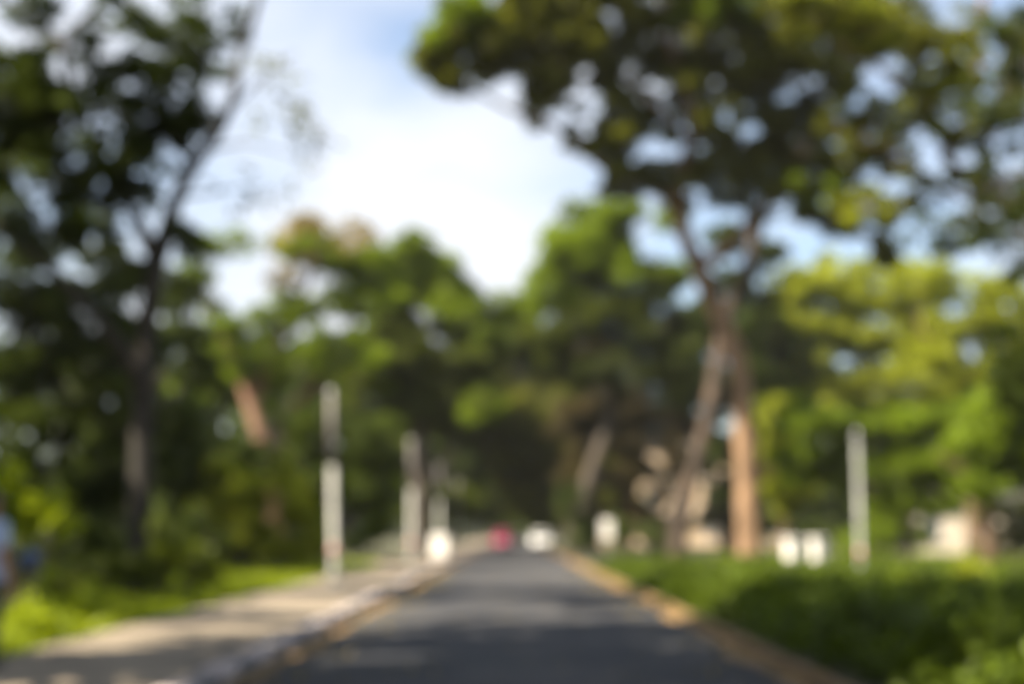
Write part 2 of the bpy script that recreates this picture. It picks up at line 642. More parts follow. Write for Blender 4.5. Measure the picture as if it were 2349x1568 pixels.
# fallen leaves on the road and the pavement
rng = np.random.default_rng(15)
n = 2600
fx = np.where(rng.random(n) < 0.45, ROAD_L + 0.9 * rng.random(n) ** 2, np.where(rng.random(n) < 0.6, ROAD_R - 1.0 * rng.random(n) ** 2, ROAD_L + (ROAD_R - ROAD_L) * rng.random(n)))
fy = 9 + 45 * rng.random(n)
fall = np.stack([fx, fy, np.full(n, 0.018)], 1)
me = leaf_mesh('fallen_leaves', fall, np.full(n, 0.03), np.ones(n, dtype=int), 0.09, rng, flat=0.05, up=0.95, zmin=0.012)
me.materials.append(L_BROWN)
tag(link('fallen_leaves', me), 'scattered dry brown leaves fallen on the road', 'leaves', kind='stuff')

# planted bed on the other side of the road: low dense leafy plants
rng = np.random.default_rng(5)
n = 4200
bx = 3.45 + 11.0 * rng.random(n) ** 1.1
by = 11 + 46 * rng.random(n) ** 1.15
top = 0.58 + 0.10 * np.sin(bx * 1.3 + by * 0.6) + 0.08 * np.sin(by * 1.9 - bx) + np.clip((bx - 9.0) * 0.03, 0, 0.25)
top *= np.clip((bx - 3.2) / 0.75, 0.45, 1.0) * (1 - 0.4 * np.clip((by - 22) / 8, 0, 1))
C = np.stack([bx, by, top * (0.25 + 0.72 * rng.random(n) ** 0.5)], 1)
R = 0.24 + 0.12 * rng.random(n)
me = leaf_mesh('planted_bed', C, R, np.full(n, 34), 0.14, rng, flat=0.8, up=0.5, aspect=0.55, zmin=0.03)
me.materials.append(L_BED)
tag(link('planted_bed', me), 'raised dense leafy green hedge plants filling the bed beside the road', 'plants', kind='stuff')


def shrub(name, label, lobes, leaf, bark=M_BARK_DARK, rs=0.3, leaf_size=0.16, per=90, seed=1, group=None, cat='bush', stems=5, flat=0.8):
    rng = np.random.default_rng(seed)
    c0 = sum((Vector(l[0]) for l in lobes), Vector()) / len(lobes)
    root = empty(name, (c0.x, c0.y, 0))
    tag(root, label, cat, group)
    off = Vector((c0.x, c0.y, 0))
    mb = MB()
    for i in range(stems):
        l = lobes[i % len(lobes)]
        e = Vector(l[0]) - off + Vector((rng.normal() * l[1] * .3, rng.normal() * l[2] * .3, l[3] * 0.2))
        b = Vector((e.x * 0.35 + rng.normal() * 0.06, e.y * 0.35 + rng.normal() * 0.06, -0.05))
        m = b.lerp(e, 0.5) + Vector((rng.normal() * .05, rng.normal() * .05, 0.05))
        p, r = curve_pts([(b, 0.035), (m, 0.025), (e, 0.01)], 4)
        mb.tube(p, r, 6)
    mb.build('stems', bark, root)
    C, R = lobe_clumps(lobes, rs, rng)
    C[:, 2] = np.maximum(C[:, 2], rs * 0.4)
    me = leaf_mesh('foliage', C - np.array(off)[None, :], R, np.maximum(8, (per * (R / rs) ** 2).astype(int)), leaf_size, rng, flat=flat, up=0.45)
    me.materials.append(leaf)
    o = link('foliage', me, root)
    o['kind'] = 'stuff'
    return root


# ------------------------------------------------------------------ buildings
M_WALL = mat_noise('wall_cream', (0.50, 0.44, 0.35), (0.60, 0.54, 0.44), scale=0.7, rough=0.9)
M_WALL_T = mat_noise('wall_tan', (0.34, 0.26, 0.17), (0.44, 0.34, 0.24), scale=0.7, rough=0.9)
M_ROOF = mat_noise('roof_concrete', (0.30, 0.28, 0.26), (0.42, 0.40, 0.37), scale=0.8, rough=0.9)
M_FRAME = mat_plain('window_frame_white', (0.7, 0.7, 0.68), 0.5)
M_GLASS = mat_glass('window_glass', (0.05, 0.06, 0.075))
M_DOOR = mat_plain('door_brown', (0.14, 0.08, 0.045), 0.5)


def building(name, label, loc, rz, w, d, storeys, sh, cols, wall_mat):
    """Front faces -Y.  Wall is built in piers and bands so every opening is real."""
    root = empty(name, loc, rz)
    tag(root, label, 'building')
    H = storeys * sh
    t = 0.25
    ow, oh, sill = 1.3, 1.35, 0.95
    bay = w / cols
    wb = MB()
    for s in range(storeys):
        z0 = s * sh
        wb.box(0, t / 2, z0 + sill / 2, w, t, sill)
        wb.box(0, t / 2, z0 + (sill + oh + sh) / 2, w, t, sh - sill - oh)
        for c in range(cols + 1):
            if c == 0:
                xa, xb = -w / 2, -w / 2 + (bay - ow) / 2
            elif c == cols:
                xa, xb = w / 2 - (bay - ow) / 2, w / 2
            else:
                xa, xb = -w / 2 + c * bay - (bay - ow) / 2, -w / 2 + c * bay + (bay - ow) / 2
            wb.box((xa + xb) / 2, t / 2, z0 + sill + oh / 2, xb - xa, t, oh)
    wb.box(-w / 2 + t / 2, d / 2 + t / 2, H / 2, t, d - t, H)
    wb.box(w / 2 - t / 2, d / 2 + t / 2, H / 2, t, d - t, H)
    wb.box(0, d + t / 2, H / 2, w - 2 * t, t, H)
    wb.build('wall', wall_mat, root)
    rb = MB()
    rb.box(0, d / 2 + 0.1, H + 0.12, w + 0.9, d + 1.0, 0.24)
    rf = rb.build('roof', M_ROOF, root)
    pb = MB()
    pb.box(0, -0.28, H + 0.24 + 0.2, w + 0.7, 0.15, 0.4)
    pb.build('parapet', wall_mat, rf)
    for s in range(1, storeys):
        b = MB()
        b.box(0, -0.06, s * sh, w + 0.1, 0.118, 0.16)
        b.build('string_course', M_ROOF, root)
    for s in range(storeys):
        for c in range(cols):
            cx = -w / 2 + (c + 0.5) * bay
            z = s * sh + sill
            m = MB()
            fw = 0.06
            m.box(cx - ow / 2 + fw / 2, 0.12, z + oh / 2, fw, 0.08, oh)
            m.box(cx + ow / 2 - fw / 2, 0.12, z + oh / 2, fw, 0.08, oh)
            m.box(cx, 0.12, z + fw / 2, ow - 2 * fw, 0.08, fw)
            m.box(cx, 0.12, z + oh - fw / 2, ow - 2 * fw, 0.08, fw)
            m.box(cx, 0.12, z + oh / 2, fw, 0.08, oh - 2 * fw)
            win = m.build('window', M_FRAME, root)
            for sgn in (-1, 1):
                g = MB()
                g.box(cx + sgn * (ow - fw) / 4, 0.13, z + oh / 2, ow / 2 - fw * 1.5, 0.012, oh - 2 * fw)
                g.build('pane', M_GLASS, win)
            sl = MB()
            sl.box(cx, -0.05, z - 0.035, ow + 0.2, 0.14, 0.07)
            sl.build('sill', M_ROOF, win)
    return root


pb_ = P(2240, 1217, 92)
building('park_building', 'low cream single storey building with windows beyond the planted bed', (pb_.x + 3.0, 92, 0), 0.10, 15, 7, 1, 3.3, 5, M_WALL)
pb_ = P(1560, 1217, 150)
building('apartment_building', 'tan building of three storeys half hidden behind the forked tree trunks', (pb_.x, 150, 0), -0.12, 22, 10, 3, 3.4, 7, M_WALL_T)


# ------------------------------------------------------------------ trees in view
V3 = Vector
def ground(x, D):
    p = P(x, 1217, D)
    return V3((p.x, D, 0))


# --- dark tree by the pavement, forked high up
D = 30
make_tree('roadside_tree', 'large dark forked tree standing on the grass beside the pavement', 'roadside trees',
          [(ground(322, D), 0.26), (P(325, 1050, D), 0.23), (P(330, 850, D), 0.22), (P(345, 690, D), 0.21), (P(372, 545, D), 0.20)],
          [[(P(366, 580, D), 0.22), (P(400, 470, D), 0.17), (P(440, 385, D), 0.165), (P(500, 300, D - .5), 0.13), (P(537, 215, D - 1), 0.10), (P(548, 140, D - 1), 0.09), (P(585, 20, D - 1.5), 0.08), (P(620, -120, D - 2), 0.03)],
           [(P(362, 600, D), 0.20), (P(300, 480, D + 1), 0.15), (P(215, 330, D + 1), 0.14), (P(165, 220, D + 1), 0.13), (P(155, 95, D + 1), 0.10), (P(225, 10, D + 1), 0.07), (P(300, -90, D + 1), 0.04)],
           [(P(160, 140, D + 1), 0.10), (P(90, 50, D + 1.5), 0.08), (P(-30, -30, D + 2), 0.04)],
           [(P(332, 900, D), 0.2), (P(270, 790, D - 1), 0.15), (P(190, 690, D - 1.5), 0.12), (P(60, 570, D - 2), 0.10), (P(-80, 480, D - 2), 0.06)],
           [(P(520, 260, D - .7), 0.05), (P(600, 180, D - 1), 0.028), (P(680, 120, D - 1), 0.012)], [(P(470, 345, D - .3), 0.05), (P(570, 330, D - 1), 0.026), (P(680, 360, D - 1), 0.01)], [(P(410, 450, D), 0.05), (P(500, 440, D - .6), 0.026), (P(610, 420, D - 1), 0.01)],
           [(P(440, 385, D), 0.08), (P(360, 250, D + 1), 0.06), (P(430, 120, D + 1), 0.05), (P(400, 0, D + 1), 0.03)]],
          [px_lobe(180, 230, D, 240, 230, 3.0, 0.55), px_lobe(330, 330, D + 1, 130, 160, 2.0, 0.5), px_lobe(420, 130, D, 110, 120, 2.0, 0.6), px_lobe(120, 500, D, 220, 110, 3.0, 0.55), px_lobe(60, 250, D, 130, 120, 2.5, 1.9), px_lobe(250, 420, D + 1, 120, 70, 2.0, 2.0), px_lobe(70, 430, D - 1, 120, 70, 2.0, 1.1),
           px_lobe(70, 560, D - 1, 140, 55, 2.0, 1.0), px_lobe(270, 600, D, 100, 50, 1.8, 0.5), 
           px_lobe(430, 110, D + 1, 70, 90, 1.6, 1.1), px_lobe(330, 180, D, 150, 120, 2.0, 0.45), px_lobe(480, 30, D, 100, 60, 1.6, 0.9),
           px_lobe(60, 60, D, 140, 90, 2.0, 0.55), px_lobe(290, 30, D + 1, 120, 60, 2.0, 0.75), px_lobe(450, 240, D, 50, 60, 1.0, 1.1),
           px_lobe(330, 300, D + 1, 140, 70, 1.5, 0.55), px_lobe(430, 520, D, 70, 120, 1.0, 0.3), px_lobe(-150, 300, D, 200, 300, 3, 1.6),
           ],
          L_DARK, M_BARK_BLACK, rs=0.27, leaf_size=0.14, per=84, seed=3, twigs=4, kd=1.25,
          extra_crown=[([px_lobe(610, 230, D - 1, 110, 190, 1.2, 0.5), px_lobe(560, 430, D - 1, 120, 70, 1.2, 0.6), px_lobe(700, 330, D - 1, 100, 110, 1.2, 0.3)], L_OLIVE, 0.11)])

# --- big spreading tree with the leaning trunk (far side of the bed)
D = 59
make_tree('rain_tree', 'huge spreading tree with a leaning brown trunk behind the planted bed', 'park trees',
          [(ground(1716, D), 0.56), (P(1719, 1203, D), 0.50), (P(1708, 992, D), 0.44), (P(1693, 834, D), 0.42), (P(1656, 739, D), 0.41), (P(1614, 639, D), 0.41), (P(1585, 575, D), 0.40)],
          [[(P(1590, 590, D), 0.36), (P(1556, 492, D), 0.33), (P(1558, 420, D - 1), 0.31), (P(1590, 290, D - 2), 0.24), (P(1550, 150, D - 3), 0.18), (P(1520, 20, D - 4), 0.12), (P(1500, -150, D - 4), 0.07)],
           [(P(1595, 610, D), 0.33), (P(1650, 580, D), 0.30), (P(1715, 515, D), 0.26), (P(1790, 430, D), 0.22), (P(1850, 330, D), 0.17), (P(1900, 200, D), 0.10)],
           [(P(1558, 460, D), 0.25), (P(1480, 430, D - 1), 0.20), (P(1380, 380, D - 2), 0.17), (P(1290, 300, D - 3), 0.14), (P(1170, 250, D - 4), 0.10), (P(1060, 190, D - 5), 0.06)],
           [(P(1580, 330, D - 2), 0.2), (P(1440, 180, D - 3), 0.13), (P(1280, 90, D - 4), 0.08), (P(1150, 60, D - 5), 0.05)]],
          [px_lobe(1010, 120, D - 5, 85, 55, 2.5, 3.0), px_lobe(1110, 90, D - 5, 110, 90, 3.0, 3.0), px_lobe(1040, 175, D - 5, 70, 35, 2.0, 2.2), px_lobe(1230, 90, D - 4, 150, 110, 3.5, 2.8), px_lobe(1260, 230, D - 4, 90, 60, 2.5, 1.7),
           px_lobe(1370, 120, D - 3, 140, 130, 3.5, 2.2), px_lobe(1390, 280, D - 3, 110, 90, 3.0, 1.9), px_lobe(1440, 400, D - 2, 90, 60, 2.5, 1.9),
           px_lobe(1560, 60, D - 3, 160, 120, 3.5, 2.0), px_lobe(1580, 250, D - 2, 140, 110, 3.0, 1.5), px_lobe(1600, 420, D, 110, 80, 2.5, 1.6),
           px_lobe(1760, 130, D - 2, 150, 120, 3.5, 1.8), px_lobe(1780, 300, D, 140, 100, 3.0, 1.5), px_lobe(1780, 440, D, 150, 70, 3.0, 2.0),
           px_lobe(1920, 220, D, 110, 100, 3.0, 1.3), px_lobe(1950, 400, D, 100, 60, 3.0, 1.3), px_lobe(1930, 500, D, 130, 45, 3.0, 1.9), px_lobe(2030, 570, D, 50, 40, 2, 2.5),
           px_lobe(1300, -60, D - 3, 300, 110, 6, 2.2), px_lobe(1700, -80, D - 3, 300, 120, 6, 2.2)],
          L_OLIVE, M_BARK_TAN, rs=0.40, leaf_size=0.20, per=96, seed=4, twigs=5, kd=1.12,
          extra_crown=[([px_lobe(1000, 100, D - 6, 70, 40, 2, 2.0), px_lobe(1070, 40, D - 6, 80, 60, 2, 2.0), px_lobe(1650, 30, D - 5, 120, 60, 2, 0.8), px_lobe(1850, 430, D - 3, 120, 50, 2, 0.6)], L_MID, 0.9)])  # brighter leaf colour stands in for sunlight on the tip and a few patches

# --- its neighbour: second trunk, rising behind
D = 63
make_tree('rain_tree', 'tall tree whose trunk leans up behind the huge spreading tree', 'park trees',
          [(ground(1553, D), 0.42), (P(1562, 1190, D), 0.36), (P(1595, 1070, D), 0.35), (P(1622, 970, D), 0.34), (P(1640, 865, D + 1), 0.32), (P(1658, 765, D + 2), 0.31), (P(1690, 670, D + 2), 0.30), (P(1722, 590, D + 2), 0.30)],
          [[(P(1715, 630, D + 2), 0.32), (P(1745, 500, D + 2), 0.28), (P(1800, 380, D + 2), 0.2), (P(1900, 250, D + 1), 0.13), (P(2000, 130, D), 0.08)],
           [(P(1735, 540, D + 2), 0.25), (P(1690, 400, D + 2), 0.17), (P(1680, 250, D + 2), 0.11), (P(1700, 120, D + 2), 0.07)]],
          [px_lobe(1680, 330, D + 2, 130, 130, 3.5, 1.2), px_lobe(1850, 60, D, 170, 110, 4, 1.7), px_lobe(1880, 330, D + 1, 140, 110, 3.5, 1.1),
           px_lobe(2010, 60, D, 140, 100, 4, 1.6), px_lobe(1700, 170, D + 1, 150, 90, 3.5, 1.0)],
          L_OLIVE, M_BARK_MID, rs=0.40, leaf_size=0.20, per=92, seed=5, twigs=4, kd=1.0)

# --- yellow-green tree whose limbs come in at the edge of the picture
D = 44
make_tree('park_tree', 'yellow green tree with bare tan limbs arching over the white pole', 'park trees',
          [(ground(2620, D), 0.32), (P(2600, 1000, D), 0.27), (P(2520, 760, D), 0.24), (P(2380, 560, D), 0.21)],
          [[(P(2430, 620, D), 0.19), (P(2300, 480, D), 0.17), (P(2190, 380, D), 0.16), (P(2165, 355, D), 0.15), (P(2215, 290, D), 0.15), (P(2240, 220, D), 0.13), (P(2245, 120, D), 0.09), (P(2260, -40, D), 0.06)],
           [(P(2240, 200, D), 0.10), (P(2090, 210, D - 1), 0.10), (P(2010, 150, D - 1), 0.10), (P(1920, 100, D - 2), 0.08), (P(1830, -20, D - 2), 0.05)],
           [(P(2300, 480, D), 0.13), (P(2180, 440, D), 0.09), (P(2080, 370, D), 0.06), (P(2000, 330, D), 0.04)]],
          [px_lobe(1850, 20, D - 2, 130, 60, 2, 1.5), px_lobe(2000, 60, D - 2, 120, 80, 2, 1.4), px_lobe(2130, 130, D - 1, 120, 90, 2, 1.2), px_lobe(2090, 260, D - 1, 90, 70, 2, 1.0),
           px_lobe(2230, 60, D, 110, 70, 2, 0.7), px_lobe(2180, 300, D, 80, 60, 1.5, 1.1), px_lobe(2130, 430, D, 90, 50, 1.5, 0.8), px_lobe(2300, 320, D, 80, 90, 1.5, 0.8), px_lobe(1980, 480, D + 2, 110, 50, 2, 0.9),
           px_lobe(2420, 150, D, 120, 250, 3, 1.2), px_lobe(2040, 340, D + 1, 90, 60, 2, 1.0), px_lobe(1950, 300, D + 1, 90, 80, 2, 0.9), px_lobe(2260, 420, D, 80, 50, 1.5, 1.0), px_lobe(2060, 480, D + 1, 90, 40, 2, 1.0), px_lobe(2330, 180, D, 70, 90, 1.5, 1.0), px_lobe(2170, 200, D, 80, 60, 1.5, 0.9)],
          L_OLIVE, M_BARK_TAN, rs=0.3, leaf_size=0.16, per=56, seed=6, twigs=4, kd=1.3,
          extra_crown=[([px_lobe(1840, 30, D - 2, 130, 50, 2, 0.8), px_lobe(2010, 60, D - 2, 120, 70, 2, 0.7), px_lobe(2130, 260, D - 1, 110, 120, 2, 0.5), px_lobe(2200, 150, D, 120, 120, 2, 0.45), px_lobe(2250, 400, D, 90, 60, 2, 0.5), px_lobe(2000, 470, D, 90, 40, 2, 0.5)], L_YEL, 0.8)])

D = 36
make_tree('park_tree', 'dark green tree leaning in from the edge past the tan limbs', 'park trees',
          [(ground(2800, D), 0.28), (P(2740, 900, D), 0.24), (P(2620, 600, D), 0.2), (P(2480, 380, D), 0.15)],
          [[(P(2560, 480, D), 0.12), (P(2420, 420, D), 0.08), (P(2330, 400, D), 0.06), (P(2240, 470, D), 0.03)],
           [(P(2520, 430, D), 0.10), (P(2380, 280, D), 0.07), (P(2300, 240, D), 0.04)]],
          [px_lobe(2320, 60, D, 70, 60, 1.2, 0.9), px_lobe(2330, 160, D, 50, 50, 1.2, 1.0), px_lobe(2200, 570, D, 70, 35, 1.2, 0.8), px_lobe(2110, 530, D, 60, 30, 1.2, 0.8), px_lobe(2290, 560, D, 60, 40, 1.2, 0.7), px_lobe(2300, 250, D, 70, 50, 1.2, 1.3), px_lobe(2320, 460, D, 90, 60, 1.4, 1.0), px_lobe(2240, 520, D, 80, 40, 1.4, 0.7), px_lobe(2330, 600, D, 40, 60, 1.0, 0.8), px_lobe(2450, 450, D, 100, 160, 2, 1.5),
           px_lobe(2330, 850, D, 60, 120, 1.2, 1.6), px_lobe(2440, 800, D, 90, 200, 2, 1.5)],
          L_DARK, M_BARK_DARK, rs=0.25, leaf_size=0.135, per=56, seed=7, twigs=4, kd=1.7)

# --- mid-distance trees across the middle of the picture
D = 72
make_tree('flowering_tree', 'tree with dry brown tufts on its flat crown beyond the lamp post', 'roadside trees',
          [(ground(640, D), 0.45), (P(625, 1100, D), 0.42), (P(592, 975, D), 0.40), (P(560, 870, D), 0.36)],
          [[(P(570, 900, D), 0.33), (P(530, 800, D), 0.26), (P(470, 680, D), 0.18), (P(470, 590, D), 0.1)],
           [(P(580, 920, D), 0.32), (P(640, 790, D), 0.24), (P(690, 680, D), 0.2), (P(740, 560, D), 0.12)],
           [(P(600, 980, D), 0.28), (P(700, 900, D + 1), 0.22), (P(780, 800, D + 1), 0.16), (P(830, 690, D + 1), 0.1)]],
          [px_lobe(480, 565, D, 60, 22, 3, 3.2), px_lobe(560, 555, D, 50, 16, 3, 2.0), px_lobe(700, 580, D, 80, 50, 3, 1.3), px_lobe(790, 590, D, 80, 60, 3, 1.5),
           px_lobe(470, 700, D, 50, 30, 2, 1.1), px_lobe(640, 740, D, 90, 50, 3, 2.0), px_lobe(540, 780, D, 90, 60, 3, 1.6), px_lobe(760, 800, D, 90, 70, 3, 1.9), px_lobe(640, 840, D, 120, 50, 3, 1.5),
           px_lobe(460, 860, D + 2, 90, 70, 3, 1.2), px_lobe(800, 690, D, 80, 40, 2, 2.2), px_lobe(860, 620, D, 60, 60, 3, 2.0), px_lobe(690, 700, D, 70, 30, 2, 1.4), px_lobe(450, 640, D, 50, 60, 2, 1.2)],
          L_MID, M_BARK_RED, rs=0.48, leaf_size=0.24, per=42, seed=8, twigs=4, kd=2.0,
          extra_crown=[([px_lobe(750, 525, D, 105, 26, 3, 2.8), px_lobe(670, 570, D, 60, 50, 3, 1.6), px_lobe(760, 585, D, 80, 40, 3, 1.2), px_lobe(830, 560, D, 50, 40, 3, 1.6), px_lobe(660, 640, D, 60, 60, 2, 0.9)], L_BROWN, 0.6)])

D = 88
make_tree('broad_tree', 'round topped green tree standing centrally above the lamp posts', 'roadside trees',
          [(ground(960, D), 0.5), (P(965, 1050, D), 0.46), (P(960, 900, D), 0.4), (P(950, 760, D), 0.3)],
          [[(P(955, 820, D), 0.25), (P(890, 700, D), 0.18), (P(880, 600, D), 0.1)], [(P(955, 800, D), 0.25), (P(1020, 720, D), 0.18), (P(1040, 640, D), 0.1)]],
          [px_lobe(945, 600, D, 90, 60, 4, 3.6), px_lobe(1000, 650, D, 75, 70, 4, 3.2), px_lobe(1060, 720, D, 75, 70, 4, 3.2), px_lobe(1110, 790, D, 60, 70, 4, 2.8), px_lobe(900, 690, D, 90, 60, 4, 2.4),
           px_lobe(860, 850, D - 3, 60, 60, 2, 1.6), px_lobe(1110, 930, D - 3, 45, 40, 2, 2.2)],
          L_MID, M_BARK_DARK, rs=0.8, leaf_size=0.36, per=85, seed=9, twigs=2,
          extra_crown=[([px_lobe(930, 790, D, 120, 70, 4, 1.9), px_lobe(860, 850, D - 2, 80, 80, 3, 2.2), px_lobe(1040, 850, D, 110, 80, 4, 2.5), px_lobe(950, 920, D, 150, 70, 4, 2.0), px_lobe(1110, 930, D - 2, 50, 45, 3, 2.5)], L_DEEP, 0.9)])  # lower lobes get darker leaves, the crown's own shade put into colour

D = 86
make_tree('broad_tree', 'bright edged green tree next to the gap of open sky', 'park trees',
          [(ground(1318, D), 0.42), (P(1345, 1120, D), 0.38), (P(1400, 940, D), 0.34), (P(1400, 760, D), 0.28)],
          [[(P(1405, 800, D), 0.22), (P(1320, 680, D), 0.16), (P(1270, 580, D), 0.1)], [(P(1402, 780, D), 0.22), (P(1450, 640, D), 0.15), (P(1440, 540, D), 0.09)]],
          [px_lobe(1285, 570, D, 60, 55, 4, 2.6), px_lobe(1360, 500, D, 75, 35, 4, 2.2), px_lobe(1430, 500, D, 55, 40, 3, 2.0), px_lobe(1540, 500, D, 40, 30, 3, 1.8), px_lobe(1440, 570, D, 50, 40, 3, 1.8), px_lobe(1530, 640, D, 50, 30, 3, 2.0), px_lobe(1350, 590, D, 90, 60, 4, 2.0), px_lobe(1430, 640, D, 90, 70, 4, 2.6), px_lobe(1270, 670, D, 80, 60, 4, 2.6),
           px_lobe(1180, 720, D + 4, 60, 50, 4, 2.6)],
          L_MID, M_BARK_DARK, rs=0.8, leaf_size=0.36, per=85, seed=10, twigs=2,
          extra_crown=[([px_lobe(1350, 730, D, 110, 70, 4, 2.2), px_lobe(1480, 750, D, 100, 80, 4, 2.2), px_lobe(1510, 640, D, 45, 35, 3, 2.2), px_lobe(1260, 800, D, 90, 70, 4, 1.9), px_lobe(1400, 850, D, 130, 60, 4, 1.7), px_lobe(1540, 840, D, 60, 100, 4, 2.0)], L_DEEP, 0.9)])  # darker leaf colour stands in for shade low inside this crown

# --- avenue of trees running to the vanishing point
av = [(-7.5, 108, 15, 6.0, 'tree of the avenue behind the farther lamp posts', L_DEEP, M_BARK_DARK),
      (-8.5, 132, 16, 6.5, 'distant avenue tree past the white cabinet', L_DARK, M_BARK_DARK),
      (-7.0, 158, 15, 6.5, 'distant avenue tree behind the maroon car on the pavement side', L_MID, M_BARK_DARK),
      (6.5, 112, 14, 6.0, 'avenue tree with a leaning brown trunk behind the white sign', L_OLIVE, M_BARK),
      (6.8, 134, 15, 6.5, 'distant avenue tree behind the white car on the verge', L_OLIVE, M_BARK),
      (7.0, 162, 15, 6.5, 'distant avenue tree closing the view behind both cars', L_OLIVE, M_BARK_DARK),
      (-2.0, 235, 19, 10.0, 'farthest hazy green tree at the end of the road', L_MID, M_BARK_DARK)]
for i, (x, y, h, r, lb, lf, bk) in enumerate(av):
    rg = random.Random(40 + i)
    s = -1 if x < 0 else 1
    b = V3((x, y, 0))
    f1 = b + V3((-s * 0.4, 0, h * 0.22))
    f2 = b + V3((-s * 1.0, 0, h * 0.42))
    lobes = []
    for k in range(9):
        a = rg.uniform(0, 2 * math.pi)
        q = rg.uniform(0.2, 0.75) * r
        lobes.append((f2 + V3((math.cos(a) * q - s * 1.2, math.sin(a) * q, rg.uniform(0.0, 0.42) * h)), r * 0.48, r * 0.48, r * 0.34, 2.0))
    for k in range(4):
        a = rg.uniform(0, 2 * math.pi)
        lobes.append((f2 + V3((math.cos(a) * r * .6 - s * .5, math.sin(a) * r * .6, -0.18 * h + rg.uniform(-.5, .5))), r * 0.36, r * 0.36, r * 0.22, 1.4))
    limbs = [[(f1, 0.24), (f2 + V3((math.cos(a) * r * .3, math.sin(a) * r * .3, h * .06)), 0.15), (f2 + V3((math.cos(a) * r * .6, math.sin(a) * r * .6, h * .2)), 0.07)] for a in (0.4, 2.4, 4.4)]
    make_tree('avenue_tree', lb, 'avenue trees down the road', [(b, 0.4), (f1, 0.32), (f2, 0.24), (f2 + V3((0, 0, h * .2)), 0.1)], limbs, lobes, lf, bk,
              rs=1.1, leaf_size=0.5, per=85, seed=60 + i, twigs=1)

D = 128
make_tree('overarching_tree', 'tall tree arching over the far road below the sky gap', 'avenue trees down the road',
          [(V3((5.2, D, 0)), 0.42), (V3((4.9, D, 5)), 0.36), (V3((4.0, D, 10)), 0.28), (P(1225, 850, D), 0.18)],
          [[(V3((4.5, D, 8)), 0.2), (P(1180, 900, D), 0.14), (P(1140, 820, D), 0.07)], [(V3((4.2, D, 9)), 0.2), (P(1300, 850, D), 0.12), (P(1330, 780, D), 0.06)]],
          [px_lobe(1190, 725, D, 70, 45, 5, 1.7), px_lobe(1150, 800, D, 80, 60, 5, 1.6), px_lobe(1240, 800, D, 90, 60, 5, 1.6), px_lobe(1310, 840, D, 80, 60, 5, 1.6), px_lobe(1180, 890, D, 100, 60, 5, 1.5), px_lobe(1280, 920, D, 90, 60, 5, 1.5), px_lobe(1230, 980, D, 100, 50, 5, 1.4)],
          L_OLIVE, M_BARK_DARK, rs=1.0, leaf_size=0.45, per=85, seed=70, twigs=1)
D = 95
make_tree('broad_tree', 'dark filled tree behind the tufted crown and the first lamp post', 'roadside trees',
          [(ground(800, D), 0.42), (P(790, 1050, D), 0.36), (P(780, 930, D), 0.26)],
          [[(P(785, 980, D), 0.2), (P(700, 860, D), 0.14), (P(640, 800, D), 0.07)], [(P(785, 970, D), 0.2), (P(840, 860, D), 0.14), (P(870, 790, D), 0.07)]],
          [px_lobe(780, 870, D, 90, 60, 4, 1.8), px_lobe(690, 880, D, 90, 60, 4, 1.6), px_lobe(590, 900, D, 90, 60, 4, 1.6), px_lobe(780, 960, D, 110, 60, 4, 1.8), px_lobe(640, 980, D, 110, 50, 4, 1.6), px_lobe(500, 900, D, 80, 60, 4, 1.6), px_lobe(840, 780, D, 60, 50, 4, 1.6), px_lobe(500, 800, D, 70, 40, 4, 1.3)],
          L_DARK, M_BARK_DARK, rs=0.9, leaf_size=0.4, per=85, seed=71, twigs=1)

# --- lit trees and bushes of the park on the far side
def px_tree(name, label, group, x, D, crown_y, lobes, leaf, bark, rs, ls, per, seed, r=0.25, lean=0):
    make_tree(name, label, group, [(ground(x, D), r), (P(x + lean * .5, (1217 + crown_y) / 2, D), r * .85), (P(x + lean, crown_y, D), r * .6)],
              [[(P(x + lean * .8, crown_y + 40, D), r * .5), (P(x - 60, crown_y - 50, D), r * .3), (P(x - 120, crown_y - 90, D), r * .15)],
               [(P(x + lean * .8, crown_y + 30, D), r * .5), (P(x + 70, crown_y - 60, D), r * .3), (P(x + 130, crown_y - 110, D), r * .15)]],
              lobes, leaf, bark, rs=rs, leaf_size=ls, per=per, seed=seed, twigs=2)


D = 98
px_tree('park_tree', 'sunlit yellow green tree beyond the trunk of the spreading tree', 'park trees', 1990, D, 830,
        [px_lobe(1850, 660, D, 80, 45, 4, 2.2), px_lobe(1960, 680, D, 100, 55, 4, 2.6), px_lobe(2080, 690, D, 90, 55, 4, 2.6), px_lobe(1880, 760, D, 110, 60, 4, 2.4), px_lobe(2010, 780, D, 120, 60, 4, 2.6),
         px_lobe(1830, 850, D, 90, 60, 4, 2.2), px_lobe(2130, 780, D, 90, 50, 4, 2.4), px_lobe(1960, 870, D, 130, 50, 4, 2.0), px_lobe(1790, 680, D, 60, 60, 4, 1.8), px_lobe(1790, 770, D, 70, 80, 4, 1.8), px_lobe(1900, 610, D, 60, 35, 3, 1.5), px_lobe(1990, 620, D, 70, 35, 3, 1.4), px_lobe(1840, 640, D, 60, 30, 3, 1.6), px_lobe(1840, 930, D, 110, 60, 4, 2.0), px_lobe(2070, 620, D, 70, 30, 3, 1.4), px_lobe(2050, 920, D, 120, 60, 4, 2.0)], L_YEL, M_BARK, 0.6, 0.30, 46, 21, 0.4)
D = 90
